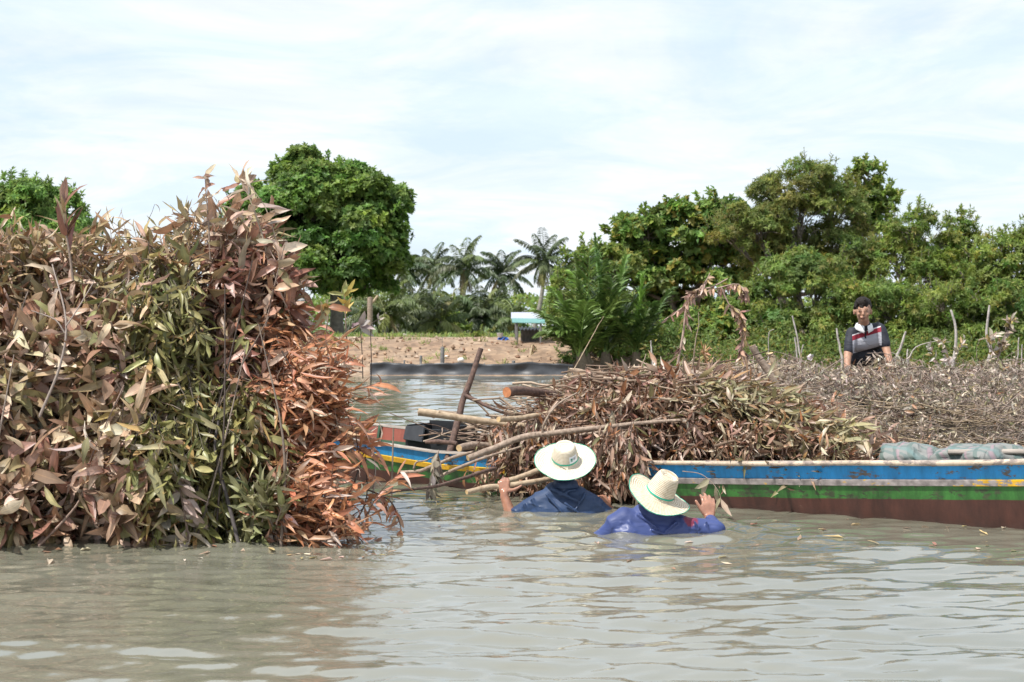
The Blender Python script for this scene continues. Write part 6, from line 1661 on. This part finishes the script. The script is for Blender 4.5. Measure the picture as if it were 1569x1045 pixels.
# bands run square to the placket; the trunk leans, so they slope
zz_ = N(t, 'ShaderNodeMath', {0: sp.outputs[0], 1: -.31, 2: sp.outputs[2]}, operation='MULTIPLY_ADD')
def zpx(px, py): 
    w = p3(px, py) - foot; return w[2] - .31 * w[0]
front = N(t, 'ShaderNodeMapRange', {'Value': sp.outputs[1], 'From Min': (Y3 + .135) - foot[1], 'From Max': (Y3 + .14) - foot[1], 'To Min': 1.0, 'To Max': 0.0})
xl, xr = p3(1306, 520)[0] - foot[0], p3(1350.5, 520)[0] - foot[0]
xm = N(t, 'ShaderNodeMapRange', {'Value': sp.outputs[0], 'From Min': xl, 'From Max': xl + .004}); xm2 = N(t, 'ShaderNodeMapRange', {'Value': sp.outputs[0], 'From Min': xr, 'From Max': xr + .004, 'To Min': 1.0, 'To Max': 0.0})
mk = N(t, 'ShaderNodeMath', {0: xm.outputs[0], 1: xm2.outputs[0]}, operation='MULTIPLY')
def band(z0, z1):
    a = N(t, 'ShaderNodeMapRange', {'Value': zz_.outputs[0], 'From Min': z0, 'From Max': z0 + .003}); b2 = N(t, 'ShaderNodeMapRange', {'Value': zz_.outputs[0], 'From Min': z1, 'From Max': z1 + .003, 'To Min': 1.0, 'To Max': 0.0})
    q = N(t, 'ShaderNodeMath', {0: a.outputs[0], 1: b2.outputs[0]}, operation='MULTIPLY')
    return N(t, 'ShaderNodeMath', {0: q.outputs[0], 1: mk.outputs[0]}, operation='MULTIPLY').outputs[0]
zr1, zr2, zr0 = zpx(1328, 508.2), zpx(1328, 515.5), zpx(1328, 537.5)
col = mixc(t, band(zr0, zr2), r.outputs[0], (.36, .36, .40))
col = mixc(t, band(zr2, zr1), col, (.26, .018, .035))
col = mixc(t, band(zr1, zr1 + .010), col, (.60, .58, .60))
# dark buttoned placket
xp = p3(1327.5, 515)[0] - foot[0]
pa = N(t, 'ShaderNodeMath', {0: sp.outputs[2], 1: .05, 2: sp.outputs[0]}, operation='MULTIPLY_ADD')
pd = N(t, 'ShaderNodeMath', {0: sp.outputs[0], 1: xp}, operation='SUBTRACT'); pab = N(t, 'ShaderNodeMath', {0: pd.outputs[0]}, operation='ABSOLUTE')
pm = N(t, 'ShaderNodeMapRange', {'Value': pab.outputs[0], 'From Min': .007, 'From Max': .009, 'To Min': 1.0, 'To Max': 0.0})
zl = p3(1328, 519)[2] - foot[2]
pz = N(t, 'ShaderNodeMapRange', {'Value': sp.outputs[2], 'From Min': zl, 'From Max': zl + .003}); pk = N(t, 'ShaderNodeMath', {0: pm.outputs[0], 1: pz.outputs[0]}, operation='MULTIPLY')
col = mixc(t, pk.outputs[0], col, (.02, .02, .03))
t.links.new(col, b.inputs['Base Color'])
shirt3 = put(me, V, 'polo_shirt', [m], person3)
# open white-trimmed collar
WC = mat_plain('white_collar', (.72, .72, .72), .7)
nc = p3(1324, 499, .075)
for sg in (-1, 1):
    mb = MB(); rows = []
    for u in np.linspace(0, 1, 12):
        a = R(90) - sg * R(168) * u
        cx, cy = math.cos(a), math.sin(a)
        drop = .055 * u ** 2
        rows.append([nc + np.array([cx * .058, cy * .060, .030 - drop * .6]), nc + np.array([cx * .070, cy * .072, .030 - drop * .6]), nc + np.array([cx * .092, cy * .092, -.006 - drop * 1.1]), nc + np.array([cx * .084, cy * .084, -.012 - drop * 1.1])])
    grid(rows, 0, sg > 0); mb.build('collar_side', WC, person3)
# trousers
mb = MB()
prim(mb, p3(1322, 572, .35), p3(1344, 572, .35), .100, .100)
for sx_ in (-1, 1):
    hp = p3(1333 + sx_ * 12, 574, .36); kn = np.array([hp[0] + sx_ * .04, hp[1] - .02, .46]); prim(mb, hp, kn, .098, .075); prim(mb, kn, kn + [0, .03, -.2], .074, .066)
me, V = melt(mb, .010, 4)
put(me, V, 'trousers', [mat_cloth('dark_trouser_cloth', (.03, .03, .035), .8)[0]], person3)
# hair with a parted fringe
mb = MB(); rg = np.random.default_rng(4)
prim(mb, p3(1322, 470, .055), p3(1322, 467.5, .06), .083, .080); prim(mb, p3(1322, 476, .085), p3(1322, 482, .09), .066, .055)
prim(mb, p3(1322, 464, -.01), p3(1322, 465, .03), .055, .06)
for k in range(60):
    u = rg.uniform(-1, 1); a = p3(1322 + u * 8.5, 462 + 3.4 * u * u + rg.normal(0, .6), rg.uniform(-.04, .06))
    e = p3(1322 + u * 12.0 + rg.normal(0, .8), 469.5 + abs(u) * 5 + rg.normal(0, 1.8), -.064 + .068 * u * u + rg.uniform(-.004, .006))
    prim(mb, a, e, .012, .003)
for k in range(44):
    dx__ = float(np.clip(rg.normal(0, 4.5), -7.5, 7.5)); a = p3(1322 + dx__, 462 + .045 * dx__ ** 2, rg.uniform(-.02, .1)); prim(mb, a, a + np.array([rg.normal(0, .02), rg.normal(0, .02), rg.uniform(.006, .022)]), .011, .003)
for sx_ in (-1, 1): prim(mb, p3(1322 + sx_ * 12.3, 470, .0), p3(1322 + sx_ * 12.6, 476, .01), .012, .006)
me, V = melt(mb, .0034, 1)
put(me, V, 'hair', [HAIR], person3)
EYE = mat_plain('eye_dark', (.02, .014, .012), .25)
for sx_ in (-1, 1):
    mb = MB(); prim(mb, p3(1322.4 + sx_ * 5.3 - 1.4, 476.4, -.0670), p3(1322.4 + sx_ * 5.3 + 1.4, 476.4, -.0655), .0046, .0046, ((0, 0, 1), .5)); mb.build('eye', EYE, person3)
    mb = MB(); mb.tube(spline([p3(1322.4 + sx_ * 3.0, 474.0, -.076), p3(1322.4 + sx_ * 5.4, 473.2, -.074), p3(1322.4 + sx_ * 7.6, 474.2, -.062)], 7), [.001, .0022, .0026, .0026, .0024, .002, .001], 6, 0); mb.build('eyebrow', HAIR, person3)
mb = MB(); mb.tube(spline([p3(1318.6, 486.6, -.073), p3(1322.3, 487.5, -.078), p3(1326, 486.3, -.073)], 9), .0028, 6, 0); mb.build('mouth', mat_plain('lip_dark', (.11, .035, .03), .4), person3)

GROUPS = {'broadleaf_tree': 'trees beyond the water', 'mangrove_tree': 'trees beyond the water', 'acacia_tree': 'trees beyond the water', 'thicket_shrub': 'shrubs at the feet of the trees',
          'round_bush': 'bushes on the far bank', 'coconut_palm': 'palms on the far bank', 'nipa_palm': 'nipa palms at the water edge', 'log': 'cut wood sticking out of the boat load',
          'tree_limb': 'cut wood sticking out of the boat load', 'branch': 'loose branches around the boat load', 'leafy_branch': 'branches standing out of the left heap', 'bare_stem': 'stems rising through the left heap',
          'dry_twig': 'branches standing out of the left heap', 'dry_shrub': 'dry shrubs in the grey brushwood', 'plaid_sack': 'plaid sacks in the boat', 'wooden_pole': 'poles lying in the boat',
          'wooden_post': 'posts along the far bank', 'stump': 'sawn stubs between the heaps', 'wooden_boat': 'wooden boats loaded with brushwood', 'stone': 'stones on the bank', 'person': 'people loading the branches', 'leafy_twig': 'twigs hanging at the boat side'}
for o in BASES:
    g = GROUPS.get(o.name.split('.')[0])
    if g and 'group' not in o and 'category' in o: o['group'] = g
    if '_base' in o: del o['_base']
